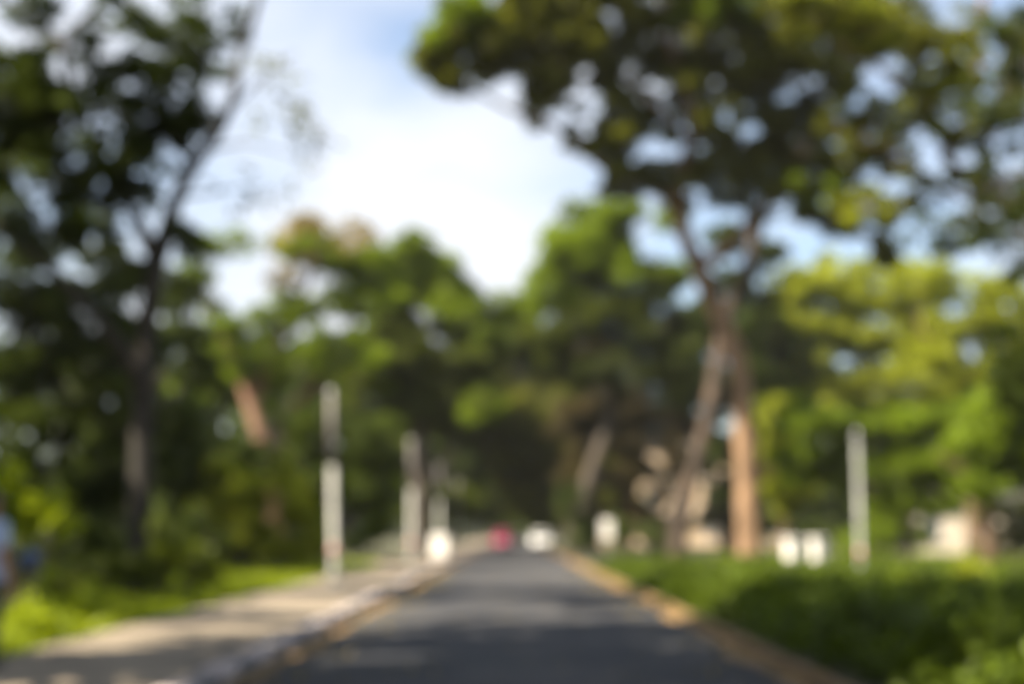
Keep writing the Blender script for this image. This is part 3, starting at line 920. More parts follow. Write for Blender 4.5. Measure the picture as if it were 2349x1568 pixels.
px_tree('park_tree', 'pale sunlit tree above the cream building', 'park trees', 2230, D, 850,
        [px_lobe(2110, 630, D, 70, 35, 4, 1.8), px_lobe(2180, 660, D, 80, 45, 4, 2.4), px_lobe(2270, 670, D, 70, 50, 4, 2.2), px_lobe(2200, 750, D, 100, 55, 4, 2.2), px_lobe(2300, 760, D, 70, 60, 4, 2.2), px_lobe(2250, 850, D, 120, 60, 4, 2.2), px_lobe(2380, 760, D, 70, 110, 4, 2), px_lobe(2120, 850, D, 110, 70, 4, 2.2), px_lobe(2200, 930, D, 120, 50, 4, 2), px_lobe(2310, 930, D, 80, 70, 4, 2)],
        L_YEL, M_BARK, 0.6, 0.30, 46, 22, 0.38)
D = 60
px_tree('small_tree', 'small dark green tree with a sunlit top behind the thin white pole', 'park trees', 2075, D, 1050,
        [px_lobe(1850, 960, D, 80, 45, 2.5, 2.6), px_lobe(1960, 970, D, 90, 40, 2.5, 2.6), px_lobe(2080, 970, D, 90, 45, 2.5, 2.6), px_lobe(2180, 960, D, 80, 50, 2.5, 2.4),
         px_lobe(1830, 1060, D, 60, 60, 2.2, 2.2), px_lobe(1960, 1070, D, 100, 50, 2.5, 2.4), px_lobe(2100, 1070, D, 110, 60, 2.5, 2.6), px_lobe(2200, 1060, D, 70, 60, 2.5, 2.2), px_lobe(2120, 1150, D, 90, 35, 2.2, 2.0), px_lobe(2010, 1150, D, 60, 40, 2, 2.0)],
        L_MID, M_BARK_DARK, 0.55, 0.26, 90, 23, 0.22)
D = 54
px_tree('small_tree', 'dark leafy tree with a tan trunk at the end of the cream building', 'park trees', 2266, D, 1130,
        [px_lobe(2290, 930, D, 80, 60, 2.2, 2.2), px_lobe(2330, 1040, D, 70, 60, 2.2, 2.4), px_lobe(2240, 1010, D, 70, 60, 2.2, 2.0), px_lobe(2270, 1110, D, 90, 40, 2.2, 1.4), px_lobe(2400, 1000, D, 80, 120, 2.5, 2.0)],
        L_MID, M_BARK, 0.5, 0.24, 90, 24, 0.26)
D = 66
px_tree('small_tree', 'slim bright bush tree right beside the leaning brown trunk', 'park trees', 1800, D, 1110,
        [px_lobe(1785, 1130, D, 45, 55, 2, 2.2), px_lobe(1800, 1030, D, 50, 50, 2, 2.4), px_lobe(1790, 950, D, 50, 50, 2, 2.2), px_lobe(1840, 1090, D, 40, 50, 2, 1.8)],
        L_YEL, M_BARK, 0.55, 0.26, 85, 25, 0.16)

D = 100
px_tree('small_tree', 'dense dark tree standing behind the sign and the trunks', 'park trees', 1440, D, 1060,
        [px_lobe(1330, 960, D, 80, 70, 3, 1.3), px_lobe(1430, 930, D, 90, 70, 3, 1.3), px_lobe(1540, 960, D, 90, 70, 3, 1.2), px_lobe(1340, 1070, D, 70, 60, 3, 1.5), px_lobe(1430, 1080, D, 80, 70, 3, 1.0), px_lobe(1420, 1005, D, 90, 40, 3, 1.4), px_lobe(1360, 800, D - 6, 60, 50, 3, 1.4), px_lobe(1530, 1090, D, 80, 70, 3, 0.8),
         px_lobe(1340, 1160, D, 60, 50, 3, 1.5), px_lobe(1440, 1180, D, 70, 40, 3, 0.8), px_lobe(1540, 1190, D, 60, 40, 3, 0.9)],
        L_UMBER, M_BARK, 0.7, 0.34, 90, 26, 0.28, lean=30)
D = 96
px_tree('small_tree', 'loose dark tree seen in the gap between the two leaning trunks', 'park trees', 1668, D, 1080,
        [px_lobe(1620, 900, D, 80, 80, 3, 1.6), px_lobe(1740, 880, D, 90, 90, 3, 1.6), px_lobe(1640, 1030, D, 70, 60, 3, 1.0), px_lobe(1740, 1010, D, 70, 70, 3, 1.6), px_lobe(1650, 1130, D, 60, 50, 3, 0.9), px_lobe(1750, 1120, D, 60, 60, 3, 1.6), px_lobe(1680, 1200, D, 110, 40, 3, 1.2), px_lobe(1560, 860, D, 80, 60, 3, 1.6), px_lobe(1600, 760, D, 90, 70, 3, 1.8), px_lobe(1730, 760, D, 110, 80, 3, 1.8), px_lobe(1690, 670, D, 80, 60, 3, 1.5), px_lobe(1760, 590, D, 45, 40, 2, 1.3), px_lobe(1660, 560, D, 50, 40, 2, 1.3)],
        L_DARK, M_BARK_DARK, 0.7, 0.34, 90, 27, 0.5)
# --- trees and bushes behind the pavement
D = 46
px_tree('small_tree', 'dark leafy tree in the shade behind the big forked trunk', 'roadside trees', 150, D, 980,
        [px_lobe(80, 830, D, 140, 70, 2.5, 2.2), px_lobe(260, 880, D, 110, 70, 2.5, 2.0), px_lobe(60, 690, D, 130, 80, 2.5, 2.0), px_lobe(190, 760, D, 130, 70, 2.5, 2.0),  px_lobe(240, 670, D, 90, 40, 1.5, 1.4), px_lobe(330, 790, D, 80, 60, 2, 1.6), px_lobe(120, 960, D, 150, 70, 2.5, 2.2), px_lobe(290, 1000, D, 110, 80, 2.5, 2.2), px_lobe(60, 1080, D, 120, 60, 2.5, 1.8), px_lobe(230, 1110, D, 120, 60, 2.5, 1.9),
         px_lobe(420, 960, D, 70, 50, 2.5, 1.3), px_lobe(400, 1060, D, 80, 60, 2.2, 2.0)],
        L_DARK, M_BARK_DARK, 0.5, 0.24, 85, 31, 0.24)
D = 62
px_tree('small_tree', 'shaded leafy tree between the forked tree and the lamp post', 'roadside trees', 480, D, 1080,
        [px_lobe(400, 660, D, 60, 60, 1.5, 1.5), px_lobe(420, 760, D, 60, 60, 1.5, 1.6), px_lobe(300, 640, D, 60, 50, 1.5, 1.5), px_lobe(440, 860, D, 60, 60, 1.5, 1.5), px_lobe(270, 600, D, 90, 50, 2, 1.2), px_lobe(100, 590, D, 140, 50, 2, 1.2), px_lobe(420, 1010, D, 90, 60, 3, 1.8), px_lobe(520, 1060, D, 110, 60, 3, 2.0), px_lobe(660, 1060, D, 110, 50, 3, 2.0), px_lobe(700, 960, D, 90, 60, 3, 1.4), px_lobe(420, 1120, D, 100, 60, 3, 2.2), px_lobe(760, 1110, D, 80, 90, 3, 2.0), px_lobe(850, 1010, D, 80, 70, 3, 2.0), px_lobe(840, 1110, D, 60, 80, 3, 2.0)],
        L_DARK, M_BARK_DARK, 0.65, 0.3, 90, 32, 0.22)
D = 45
shrub('bush', 'sunlit yellow green bush in front of the dark trees next to the lamp post',
      [px_lobe(510, 1080, D, 50, 45, 1.1, 2.4), px_lobe(570, 1130, D, 60, 75, 1.1, 2.8), px_lobe(640, 1090, D, 50, 40, 1.0, 2.0), px_lobe(690, 1160, D, 60, 60, 1.0, 2.2), px_lobe(560, 1210, D, 90, 60, 1.1, 2.4), px_lobe(670, 1250, D, 90, 40, 1.0, 2.0), px_lobe(470, 1180, D, 60, 60, 1.0, 2.0), px_lobe(740, 1220, D, 50, 50, 1.0, 1.8)],
      L_YEL, rs=0.34, leaf_size=0.2, per=75, seed=33, group='bushes behind the pavement', stems=7)
D = 66
shrub('bush', 'small bright bush just before the second lamp post',
      [px_lobe(895, 1120, D, 32, 55, 0.9, 2.6), px_lobe(860, 1180, D, 45, 50, 0.9, 2.2), px_lobe(830, 1230, D, 50, 30, .9, 2.0)],
      L_MID, rs=0.34, leaf_size=0.22, per=75, seed=34, group='bushes behind the pavement')
D = 21
shrub('bush', 'light green leafy spray reaching in over the blue bin',
      [px_lobe(20, 1110, D, 60, 45, 0.5, 2.2), px_lobe(90, 1150, D, 60, 45, 0.5, 2.2), px_lobe(40, 1190, D, 60, 40, 0.5, 2.2), px_lobe(130, 1195, D, 35, 28, 0.4, 1.6), px_lobe(-60, 1180, D, 70, 90, 0.6, 2.0), px_lobe(-80, 1290, D, 60, 60, .6, 1.5)],
      L_LAWN, rs=0.17, leaf_size=0.11, per=55, seed=35, group='bushes behind the pavement', stems=6)
D = 28
shrub('bush', 'low pale green plant at the foot of the blue bin',
      [px_lobe(30, 1345, D, 60, 45, 0.5, 2.4), px_lobe(110, 1355, D, 50, 32, 0.5, 2.2)],
      L_OLIVE, rs=0.2, leaf_size=0.13, per=60, seed=38, group='bushes behind the pavement')
shrub('lime_plants', 'clump of bright lime green plants on the grass next to the pavement',
      [(V3((x, y, 0.22)), 0.55, 0.6, 0.34, 2.2) for (x, y) in ((-6.1, 18.6), (-6.5, 20.0), (-7.2, 19.4), (-6.3, 21.6), (-7.4, 21.4), (-8.2, 21.0), (-7.0, 23.2), (-8.2, 23.4), (-9.2, 24.0), (-8.6, 26.2), (-9.8, 26.5))],
      L_LAWN, rs=0.17, leaf_size=0.12, per=40, seed=43, group='plants beside the pavement', cat='plants', stems=22)
shrub('bush', 'dark bush around the foot of the big forked tree', [px_lobe(400, 1290, 28.5, 70, 50, 0.6, 2.0), px_lobe(290, 1300, 28, 70, 50, 0.5, 2.0), px_lobe(460, 1310, 29.5, 50, 40, 0.5, 1.8), px_lobe(350, 1230, 28.5, 60, 40, 0.5, 1.5)],
      L_DEEP, rs=0.24, leaf_size=0.15, per=60, seed=44, group='bushes behind the pavement', stems=9)
D = 52
shrub('hedge', 'dark clipped looking row of shrubs along the back of the grass', [px_lobe(x, 1262 + (x * 7 % 23) - 10, D + (x * 13 % 7) * 0.5, 70, 34, 0.9, 1.8) for x in range(-20, 760, 62)],
      L_DEEP, rs=0.36, leaf_size=0.22, per=70, seed=42, group='bushes behind the pavement', cat='hedge', stems=14)
D = 36
shrub('bush', 'dark low shrub in deep shade behind the grass',
      [px_lobe(150, 1220, D, 120, 60, 0.8, 2.4), px_lobe(300, 1240, D, 120, 60, 0.8, 2.4), px_lobe(430, 1230, D, 90, 70, 0.8, 2.2), px_lobe(230, 1300, D, 160, 30, .8, 1.6)],
      L_DARK, rs=0.3, leaf_size=0.17, per=70, seed=36, group='bushes behind the pavement')
D = 31
shrub('tall_plant', 'taller yellow green plants at the edge of the planted bed', 
      [px_lobe(2240, 1330, D, 60, 45, 0.5, 1.6), px_lobe(2310, 1370, D, 60, 50, 0.5, 1.6), px_lobe(2190, 1380, D, 50, 40, 0.5, 1.6), px_lobe(2080, 1330, D + 4, 60, 35, .5, 1.5)],
      L_YEL, M_BARK, rs=0.2, leaf_size=0.15, per=50, seed=37, group='bed plants', cat='plant', stems=8)

D = 74
shrub('bush', 'rounded dark bush in front of the cream wall next to the thin pole', [px_lobe(2030, 1200, D, 70, 50, 1.5, 2.0), px_lobe(2095, 1230, D, 40, 40, 1.2, 2.0), px_lobe(1990, 1250, D, 80, 30, 1.5, 2.0), px_lobe(2060, 1150, D, 60, 40, 1.4, 1.6)],
      L_MID, rs=0.5, leaf_size=0.3, per=80, seed=39, group='bushes by the cream building')
shrub('bush', 'loose leafy bush hiding the far end of the cream building', [px_lobe(2320, 1230, D, 50, 50, 1.5, 1.8), px_lobe(2250, 1260, D, 50, 30, 1.2, 1.4), px_lobe(2380, 1200, D, 60, 60, 1.5, 1.8), px_lobe(2290, 1180, D, 60, 30, 1.2, 1.3)],
      L_OLIVE, rs=0.5, leaf_size=0.3, per=80, seed=40, group='bushes by the cream building')
D = 84
shrub('bush', 'dark bush at the foot of the leaning tree behind the white sign', [px_lobe(1340, 1210, D, 50, 50, 1.5, 2.0), px_lobe(1440, 1220, D, 60, 40, 1.5, 1.2), px_lobe(1500, 1240, D, 60, 35, 1.5, 1.6), px_lobe(1310, 1150, D, 40, 50, 1.2, 1.6)],
      L_DARK, rs=0.5, leaf_size=0.3, per=80, seed=41, group='bushes by the road edge')

# --- woods far behind, a single green mass
rng = np.random.default_rng(77)
C, R = [], []
for (x0, x1, y, hh) in ((-70, -13, 96, 15), (11, 95, 176, 15), (-60, 60, 270, 17), (22, 110, 124, 14)):
    n = int((x1 - x0) * hh / 1.3)
    C.append(np.stack([x0 + (x1 - x0) * rng.random(n), y + rng.normal(size=n) * 3, hh * rng.random(n) ** 0.9 * (0.75 + 0.25 * np.sin(np.arange(n)))], 1))
    R.append(1.6 + 0.8 * rng.random(n))
C = np.concatenate(C)
R = np.concatenate(R)
me = leaf_mesh('woods', C, R, np.full(len(C), 32), 1.0, rng, flat=0.8)
me.materials.append(L_DARK)
tag(link('woods', me), 'dark mass of far woods closing off the park', 'woods', kind='stuff')

# --- unseen trees added so that their crowns shade the road, the bed and the pavement
def shade_tree(label, base, lobes, seed, h):
    b = V3((base[0], base[1], 0))
    top = V3((base[0] * 0.95, base[1], h * 0.55))
    limbs = [[(top, 0.22), (top.lerp(V3(l[0]), 0.55) + V3((0, 0, .4)), 0.14), (V3(l[0]), 0.05)] for l in lobes]
    make_tree('roadside_tree', label, 'roadside trees', [(b, 0.4), (V3((base[0] * .98, base[1], h * .3)), 0.33), (top, 0.26)], limbs, lobes, L_DARK, M_BARK_DARK,
              rs=1.0, leaf_size=0.5, per=60, seed=seed, twigs=2, kd=1.6)


def sl(X, Y, h, rx, ry, rz, dens):
    return (sun_up(X, Y, h), rx, ry, rz, dens)


shade_tree('unseen tall tree added by the pavement to shade the near road', (-8.5, 4.0),
           [sl(-1.5, 14.0, 9, 3.0, 2.8, 1.0, 3.0), sl(2.6, 14.0, 9, 2.4, 2.6, 1.0, 3.0), sl(-4.2, 15.4, 9, 1.8, 1.5, .8, 3.0), sl(1.5, 23.2, 11, 2.6, 1.6, .8, 2.4), sl(2.0, 16.5, 10, 2.6, 2.6, 1.0, 3.0), sl(0.5, 20.0, 10, 2.6, 2.2, 1.0, 2.6), sl(-2.5, 18.8, 10, 1.3, 1.0, .7, 2.0), sl(3.2, 21.5, 11, 2.2, 2.0, 1.0, 2.6), sl(2.9, 18.0, 10, 1.4, 1.4, .8, 2.6), sl(-4.5, 14.2, 9, 2.0, 1.6, 1.0, 2.5), sl(-7.5, 14.2, 9, 1.6, 1.6, 1.0, 2.5)], 81, 10)
shade_tree('unseen very tall tree added on the grass to shade the planted bed', (-12.5, 12.0),
           [sl(5.5, 15.0, 13, 2.6, 2.6, 1.0, 2.8), sl(8.5, 16.5, 14, 3.0, 2.6, 1.0, 2.8), sl(6.0, 20.0, 13, 2.6, 2.6, 1.0, 2.6), sl(9.5, 21.5, 14, 2.8, 2.6, 1.0, 2.4), sl(8.2, 12.8, 13, 3.0, 2.2, 1.0, 2.8), sl(4.6, 22.5, 13, 1.5, 2.2, 1.0, 2.0), sl(2.2, 28.5, 13, 1.5, 2.0, .9, 2.0), sl(2.0, 33.5, 15, 1.6, 2.2, .9, 2.0), sl(11.5, 17, 14, 2.4, 3, 1.0, 2.2)], 82, 14)
shade_tree('unseen tall tree added deep in the grass to keep the forked tree dark', (-21, 22),
           [sl(-6.6, 27.5, 9, 1.3, 2.0, .8, 3.0), sl(-7.4, 31.5, 9, 1.8, 2.6, .8, 3.0), sl(-12, 40.0, 11, 3.6, 2.6, .9, 2.6), sl(-8.5, 38, 10, 2.0, 2.6, .8, 2.4), sl(-5.0, 23.6, 10, 1.3, 1.5, .8, 2.8), sl(-4.0, 22.6, 9, 1.0, 1.2, .7, 2.6), sl(-15, 44, 12, 3, 3, 1, 2.6), sl(-6.3, 15.5, 9, 1.0, 1.2, .7, 2.4), (V3((-24, 25, 15)), 4, 4, 2.2, 1.6), (V3((-26, 19, 16)), 4, 4, 2.4, 1.6)], 83, 16)

shade_tree('unseen tall tree added by the pavement behind the camera to shade the road', (-7.5, -9),
           [(V3((-9, -4, 11)), 4.5, 4.5, 1.8, 2.0), (V3((-3, -6, 12)), 4.5, 4.5, 1.8, 2.0), (V3((-12, 2, 12)), 4.0, 4.0, 1.8, 2.0), (V3((-2, 1, 12)), 4.0, 3.5, 1.6, 2.0), (V3((-8, -13, 11)), 5, 4, 1.8, 2.0)], 84, 12)
shade_tree('unseen tall tree added on the bed side behind the camera to shade the road', (8, 1),
           [(V3((5, 3, 11)), 4.5, 4.5, 1.8, 2.0), (V3((10, 6, 11)), 4.5, 4.5, 1.8, 2.0), (V3((4, -4, 12)), 4.5, 4.5, 1.8, 2.0), (V3((12, -1, 12)), 4.5, 4.5, 1.8, 2.0), (V3((14, 11, 11)), 4, 4, 1.8, 2.0), (V3((4, 13, 12.5)), 4, 3.5, 1.4, 1.8), (V3((-1, 17, 14)), 3.5, 3.5, 1.4, 1.8), (V3((9, 17, 13.5)), 4, 3.5, 1.4, 1.8)], 85, 12)
shade_tree('unseen broad tree added on the grass to darken the shrubs', (-24, 36),
           [(V3((-24, 36, 11)), 5, 5, 3, 2.0), (V3((-28, 42, 12)), 5, 5, 3, 2.0), (V3((-22, 46, 13)), 4, 4, 3, 1.8), (V3((-30, 32, 14)), 5, 5, 3, 2.0), (V3((-19, 40, 15)), 4, 4, 2, 1.5), (V3((-25, 28, 9)), 4, 4, 2.4, 2.0)], 86, 14)

# ------------------------------------------------------------------ poles
M_POLE = mat_noise('pole_paint', (0.20, 0.205, 0.185), (0.33, 0.33, 0.30), scale=3, rough=0.55)
M_POLE_SHADE = mat_noise('pole_upper_shade', (0.10, 0.09, 0.085), (0.16, 0.145, 0.135), scale=3, rough=0.55)  # darker tone puts the shade of the tree crowns into the upper shaft
M_BAND = mat_noise('pole_red_band', (0.40, 0.24, 0.22), (0.54, 0.36, 0.33), scale=4, rough=0.6)
M_STEEL = mat_noise('galvanised_steel', (0.36, 0.37, 0.38), (0.50, 0.51, 0.52), scale=6, rough=0.45, metallic=0.6)


def pole_proto(h, r=0.10, split=0.62, paint=None):
    root = empty('lamp_post')
    m = MB()
    m.box(0, 0, 0.15, 0.34, 0.34, 0.04, 0.008)
    m.build('base_plate', M_STEEL, root)
    m = MB()
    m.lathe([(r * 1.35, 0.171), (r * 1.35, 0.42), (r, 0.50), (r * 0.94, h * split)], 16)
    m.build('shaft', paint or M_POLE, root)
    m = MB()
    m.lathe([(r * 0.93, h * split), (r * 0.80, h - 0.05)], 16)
    m.build('upper_shaft', M_POLE_SHADE, root)
    m = MB()
    m.lathe([(r * 1.02, 0.85), (r * 1.02, 1.15)], 16)
    m.build('band', M_BAND, root)
    m = MB()
    m.lathe([(r * 0.86, h - 0.05), (r * 0.86, h), (r * 0.5, h + 0.06), (0.01, h + 0.075)], 16)
    m.build('cap', M_STEEL, root)
    return root


def copy_tree(o, parent=None):
    c = o.copy()
    COL.objects.link(c)
    c.parent = parent
    for ch in list(o.children):
        copy_tree(ch, c)
    return c


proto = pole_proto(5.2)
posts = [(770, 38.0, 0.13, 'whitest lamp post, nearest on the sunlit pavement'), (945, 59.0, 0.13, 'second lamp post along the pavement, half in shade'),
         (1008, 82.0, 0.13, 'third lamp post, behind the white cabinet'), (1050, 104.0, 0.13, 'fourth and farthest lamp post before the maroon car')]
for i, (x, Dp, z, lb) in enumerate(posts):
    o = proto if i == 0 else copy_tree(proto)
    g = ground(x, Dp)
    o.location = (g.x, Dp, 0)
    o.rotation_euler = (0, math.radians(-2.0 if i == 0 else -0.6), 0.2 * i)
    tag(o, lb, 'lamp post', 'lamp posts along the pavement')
pr = pole_proto(4.2, 0.07, 0.97, mat_noise('pole_grey_paint', (0.10, 0.11, 0.10), (0.30, 0.31, 0.28), scale=1.6, rough=0.55))
g = ground(1972, 38)
pr.name = 'white_pole'
pr.location = (g.x, 38, -0.1)
pr.rotation_euler = (0, 0, 0.5)
tag(pr, 'thin pale pole standing in the planted bed across the road', 'pole')

# ------------------------------------------------------------------ cars
M_TYRE = mat_plain('tyre_rubber', (0.02, 0.02, 0.021), 0.85, spec=0.2)
M_RIM = mat_plain('wheel_alloy', (0.42, 0.43, 0.45), 0.35, metallic=0.8)
M_CGLASS = mat_glass('car_glass', (0.015, 0.018, 0.02))
M_TRIM = mat_plain('black_trim', (0.025, 0.025, 0.027), 0.6)
M_LAMP_W = mat_plain('headlight_lens', (0.75, 0.77, 0.80), 0.1, spec=0.8)
M_LAMP_R = mat_plain('tail_light_lens', (0.45, 0.015, 0.02), 0.12, spec=0.7)
M_PLATE = mat_plain('number_plate', (0.70, 0.70, 0.66), 0.5)


def loft_x(sections, smooth=True):
    """sections along Y: list of (y, [(x, z) ...half profile from bottom centre outwards to top centre])"""
    vs_, fs = [], []
    n = None
    for (y, prof) in sections:
        full = [(x, z) for (x, z) in prof] + [(-x, z) for (x, z) in reversed(prof)]
        n = len(full)
        vs_ += [(x, y, z) for (x, z) in full]
    for i in range(len(sections) - 1):
        for k in range(n):
            fs.append((i * n + k, i * n + (k + 1) % n, (i + 1) * n + (k + 1) % n, (i + 1) * n + k))
    fs.append(tuple(reversed(range(n))))
    fs.append(tuple(range((len(sections) - 1) * n, len(sections) * n)))
    return vs_, fs


def make_car(name, label, paint, loc, rz, group=None):
    """Hatchback, nose towards -Y, 1.70 wide, 3.85 long, 1.50 high."""
    root = empty(name, loc, rz)
    tag(root, label, 'car', group)

    def sec(y, w, z0, zb, bulge=0.03):
        return (y, [(0.001, z0), (w - 0.08, z0), (w - 0.01, z0 + 0.10), (w + bulge, (z0 + zb) / 2), (w, zb - 0.06), (w - 0.07, zb), (0.001, zb + 0.02)])
    b = MB()
    secs = [sec(-1.92, 0.60, 0.34, 0.62), sec(-1.82, 0.74, 0.24, 0.72), sec(-1.5, 0.80, 0.20, 0.82), sec(-0.95, 0.82, 0.19, 0.93), sec(0.0, 0.825, 0.19, 0.96), sec(1.0, 0.825, 0.19, 0.98),
            sec(1.6, 0.80, 0.21, 0.97), sec(1.84, 0.75, 0.26, 0.92), sec(1.92, 0.68, 0.36, 0.80)]
    v, f = loft_x(secs)
    b.add(v, f, True)
    body = b.build('body', paint, root)
    g = MB()

    def gsec(y, wl, wh, zb, zt):
        return (y, [(0.001, zb), (wl, zb), ((wl * .6 + wh * .4) + .01, zb + (zt - zb) * .45), (wh, zt - 0.03), (wh - 0.06, zt), (0.001, zt + 0.012)])
    v, f = loft_x([gsec(-0.98, 0.70, 0.66, 0.90, 0.945), gsec(-0.35, 0.745, 0.60, 0.93, 1.385), gsec(0.1, 0.75, 0.60, 0.94, 1.46), gsec(0.9, 0.75, 0.59, 0.95, 1.46), gsec(1.45, 0.73, 0.57, 0.95, 1.38), gsec(1.78, 0.70, 0.62, 0.93, 1.0)])
    g.add(v, f, True)
    g.build('window', M_CGLASS, root)
    r = MB()
    v, f = loft_x([(-0.36, [(0.001, 1.375), (0.50, 1.375), (0.57, 1.385), (0.56, 1.405), (0.001, 1.42)]), (0.1, [(0.001, 1.45), (0.54, 1.45), (0.615, 1.43), (0.60, 1.47), (0.001, 1.50)]),
                   (0.9, [(0.001, 1.45), (0.54, 1.45), (0.605, 1.43), (0.59, 1.47), (0.001, 1.50)]), (1.5, [(0.001, 1.36), (0.50, 1.36), (0.58, 1.35), (0.56, 1.39), (0.001, 1.42)])])
    r.add(v, f, True)
    r.build('roof', paint, root)
    for s in (-1, 1):
        m = MB()
        m.tube([(s * 0.74, -0.92, 0.93), (s * 0.615, -0.34, 1.385), (s * 0.625, 0.1, 1.45)], [0.03, 0.028, 0.028], 6)
        m.build('pillar', paint, root)
        m = MB()
        m.tube([(s * 0.735, 1.72, 0.95), (s * 0.60, 1.46, 1.37)], [0.06, 0.045], 6)
        m.build('pillar', paint, root)
        m = MB()
        m.tube([(s * 0.765, 0.35, 0.95), (s * 0.625, 0.35, 1.45)], [0.03, 0.025], 6)
        m.build('pillar', M_TRIM, root)
        m = MB()
        m.box(s * 0.90, -0.55, 1.0, 0.18, 0.10, 0.13, 0.03)
        m.build('mirror', paint, root)
        m = MB()
        m.box(s * 0.845, 0.15, 0.80, 0.03, 0.16, 0.03, 0.006)
        m.build('door_handle', M_TRIM, root)
        m = MB()
        m.lathe([(0.02, -0.07), (0.12, -0.07), (0.13, 0.0), (0.12, 0.02)], 14, (s * 0.54, -1.875, 0.63), 'y')
        m.build('headlight', M_LAMP_W, root)
        m = MB()
        m.box(s * 0.64, 1.90, 0.76, 0.18, 0.09, 0.24, 0.03)
        m.build('tail_light', M_LAMP_R, root)
        for y in (-1.22, 1.20):
            m = MB()
            m.lathe([(0.20, -0.09), (0.285, -0.095), (0.30, -0.06), (0.30, 0.06), (0.285, 0.095), (0.20, 0.09)], 20, (s * 0.755, y, 0.30), 'x')
            w = m.build('wheel', M_TYRE, root)
            m = MB()
            m.lathe([(0.02, -0.098), (0.19, -0.092), (0.20, 0.0), (0.19, 0.092), (0.02, 0.098)], 16, (s * 0.755, y, 0.30), 'x')
            m.build('rim', M_RIM, w)
    m = MB()
    m.box(0, -1.90, 0.34, 1.25, 0.10, 0.16, 0.03)
    m.build('bumper', M_TRIM, root)
    m = MB()
    m.box(0, -1.905, 0.56, 0.62, 0.06, 0.12, 0.02)
    m.build('grille', M_TRIM, root)
    m = MB()
    m.box(0, -1.965, 0.40, 0.48, 0.02, 0.11, 0.004)
    m.build('number_plate', M_PLATE, root)
    m = MB()
    m.box(0, 1.90, 0.36, 1.35, 0.10, 0.18, 0.03)
    m.build('bumper', M_TRIM, root)
    m = MB()
    m.box(0, 1.925, 0.62, 0.48, 0.02, 0.11, 0.004)
    m.build('number_plate', M_PLATE, root)
    return root


PAINT_W = mat_plain('car_paint_white', (0.78, 0.78, 0.77), 0.25, coat=0.6)
PAINT_M = mat_plain('car_paint_maroon', (0.40, 0.03, 0.11), 0.25, coat=0.6)
g = ground(1157, 120)
make_car('car', 'maroon red hatchback seen from behind far down the road', PAINT_M, (g.x, 120, 0.005), math.pi)
g = ground(1240, 125)
make_car('car', 'white hatchback coming along the far end of the road', PAINT_W, (g.x, 125, 0.005), 0.04)
# ------------------------------------------------------------------ cabinet, sign, bin
M_CAB = mat_noise('cabinet_paint', (0.58, 0.56, 0.53), (0.70, 0.68, 0.65), scale=3, rough=0.5)
g = ground(1010, 71)
cb = empty('utility_cabinet', (g.x, 71, 0.13), -0.3)
tag(cb, 'white metal utility cabinet standing on the far pavement', 'cabinet')
m = MB(); m.box(0, 0, 0.10, 0.86, 0.46, 0.20, 0.02); m.build('plinth', M_ROOF, cb)
m = MB(); m.box(0, 0, 0.66, 0.80, 0.40, 0.92, 0.015); m.build('body', M_CAB, cb)
m = MB(); m.box(0, 0, 1.15, 0.88, 0.48, 0.06, 0.015); m.build('lid', M_CAB, cb)
for s in (-1, 1):
    m = MB(); m.box(s * 0.197, -0.209, 0.66, 0.38, 0.02, 0.86, 0.005); d = m.build('door', M_CAB, cb)
    m = MB(); m.box(s * 0.05, -0.23, 0.68, 0.025, 0.03, 0.12, 0.006); m.build('handle', M_STEEL, d)

for x, lb in ((1817, 'white painted gate pillar beyond the bed, the one closer to the brown trunk'), (1875, 'white painted gate pillar beyond the bed, the one closer to the thin pole')):
    g = ground(x, 49)
    gp = empty('gate_pillar', (g.x, 49, 0), 0.35)
    gp.scale = (1.15, 1.15, 1.08)
    tag(gp, lb, 'pillar', 'gate pillars beyond the bed')
    m = MB(); m.box(0, 0, 0.55, 0.36, 0.36, 1.1, 0.015); m.build('shaft', M_CAB, gp)
    m = MB(); m.box(0, 0, 1.14, 0.46, 0.46, 0.08, 0.02); m.build('cap', M_CAB, gp)
    m = MB(); m.box(0, 0, 0.08, 0.44, 0.44, 0.18, 0.02); m.build('base', M_ROOF, gp)

g = ground(1392, 74)
sg = empty('sign', (g.x, 74, 0))
tag(sg, 'white upright sign board on a post at the road edge', 'sign')
m = MB(); m.lathe([(0.035, -0.1), (0.035, 2.05)], 12); m.build('post', M_STEEL, sg)
m = MB(); m.box(0, -0.055, 1.60, 0.56, 0.03, 0.98, 0.008); pn = m.build('panel', M_CAB, sg)
for z in (1.3, 1.8):
    m = MB(); m.box(0, -0.02, z, 0.12, 0.04, 0.04, 0.005); m.build('bracket', M_STEEL, pn)

M_BLUE = mat_plain('blue_plastic', (0.008, 0.06, 0.20), 0.4)
g = ground(72, 33)
bn = empty('litter_bin', (g.x, 33, 0.02))
tag(bn, 'blue plastic litter bin in the shade behind the grass', 'bin')
m = MB(); m.lathe([(0.20, 0.0), (0.22, 0.02), (0.265, 0.78), (0.285, 0.79), (0.285, 0.83), (0.26, 0.83), (0.25, 0.80), (0.21, 0.06), (0.01, 0.05)], 20); m.build('body', M_BLUE, bn)
m = MB(); m.lathe([(0.29, 0.835), (0.29, 0.87), (0.24, 0.96), (0.12, 1.03), (0.01, 1.05)], 20); l_ = m.build('lid', M_BLUE, bn)
m = MB(); m.tube([(-0.09, 0, 1.03), (-0.08, 0, 1.09), (0.08, 0, 1.09), (0.09, 0, 1.03)], [0.014] * 4, 6); m.build('handle', M_TRIM, l_)

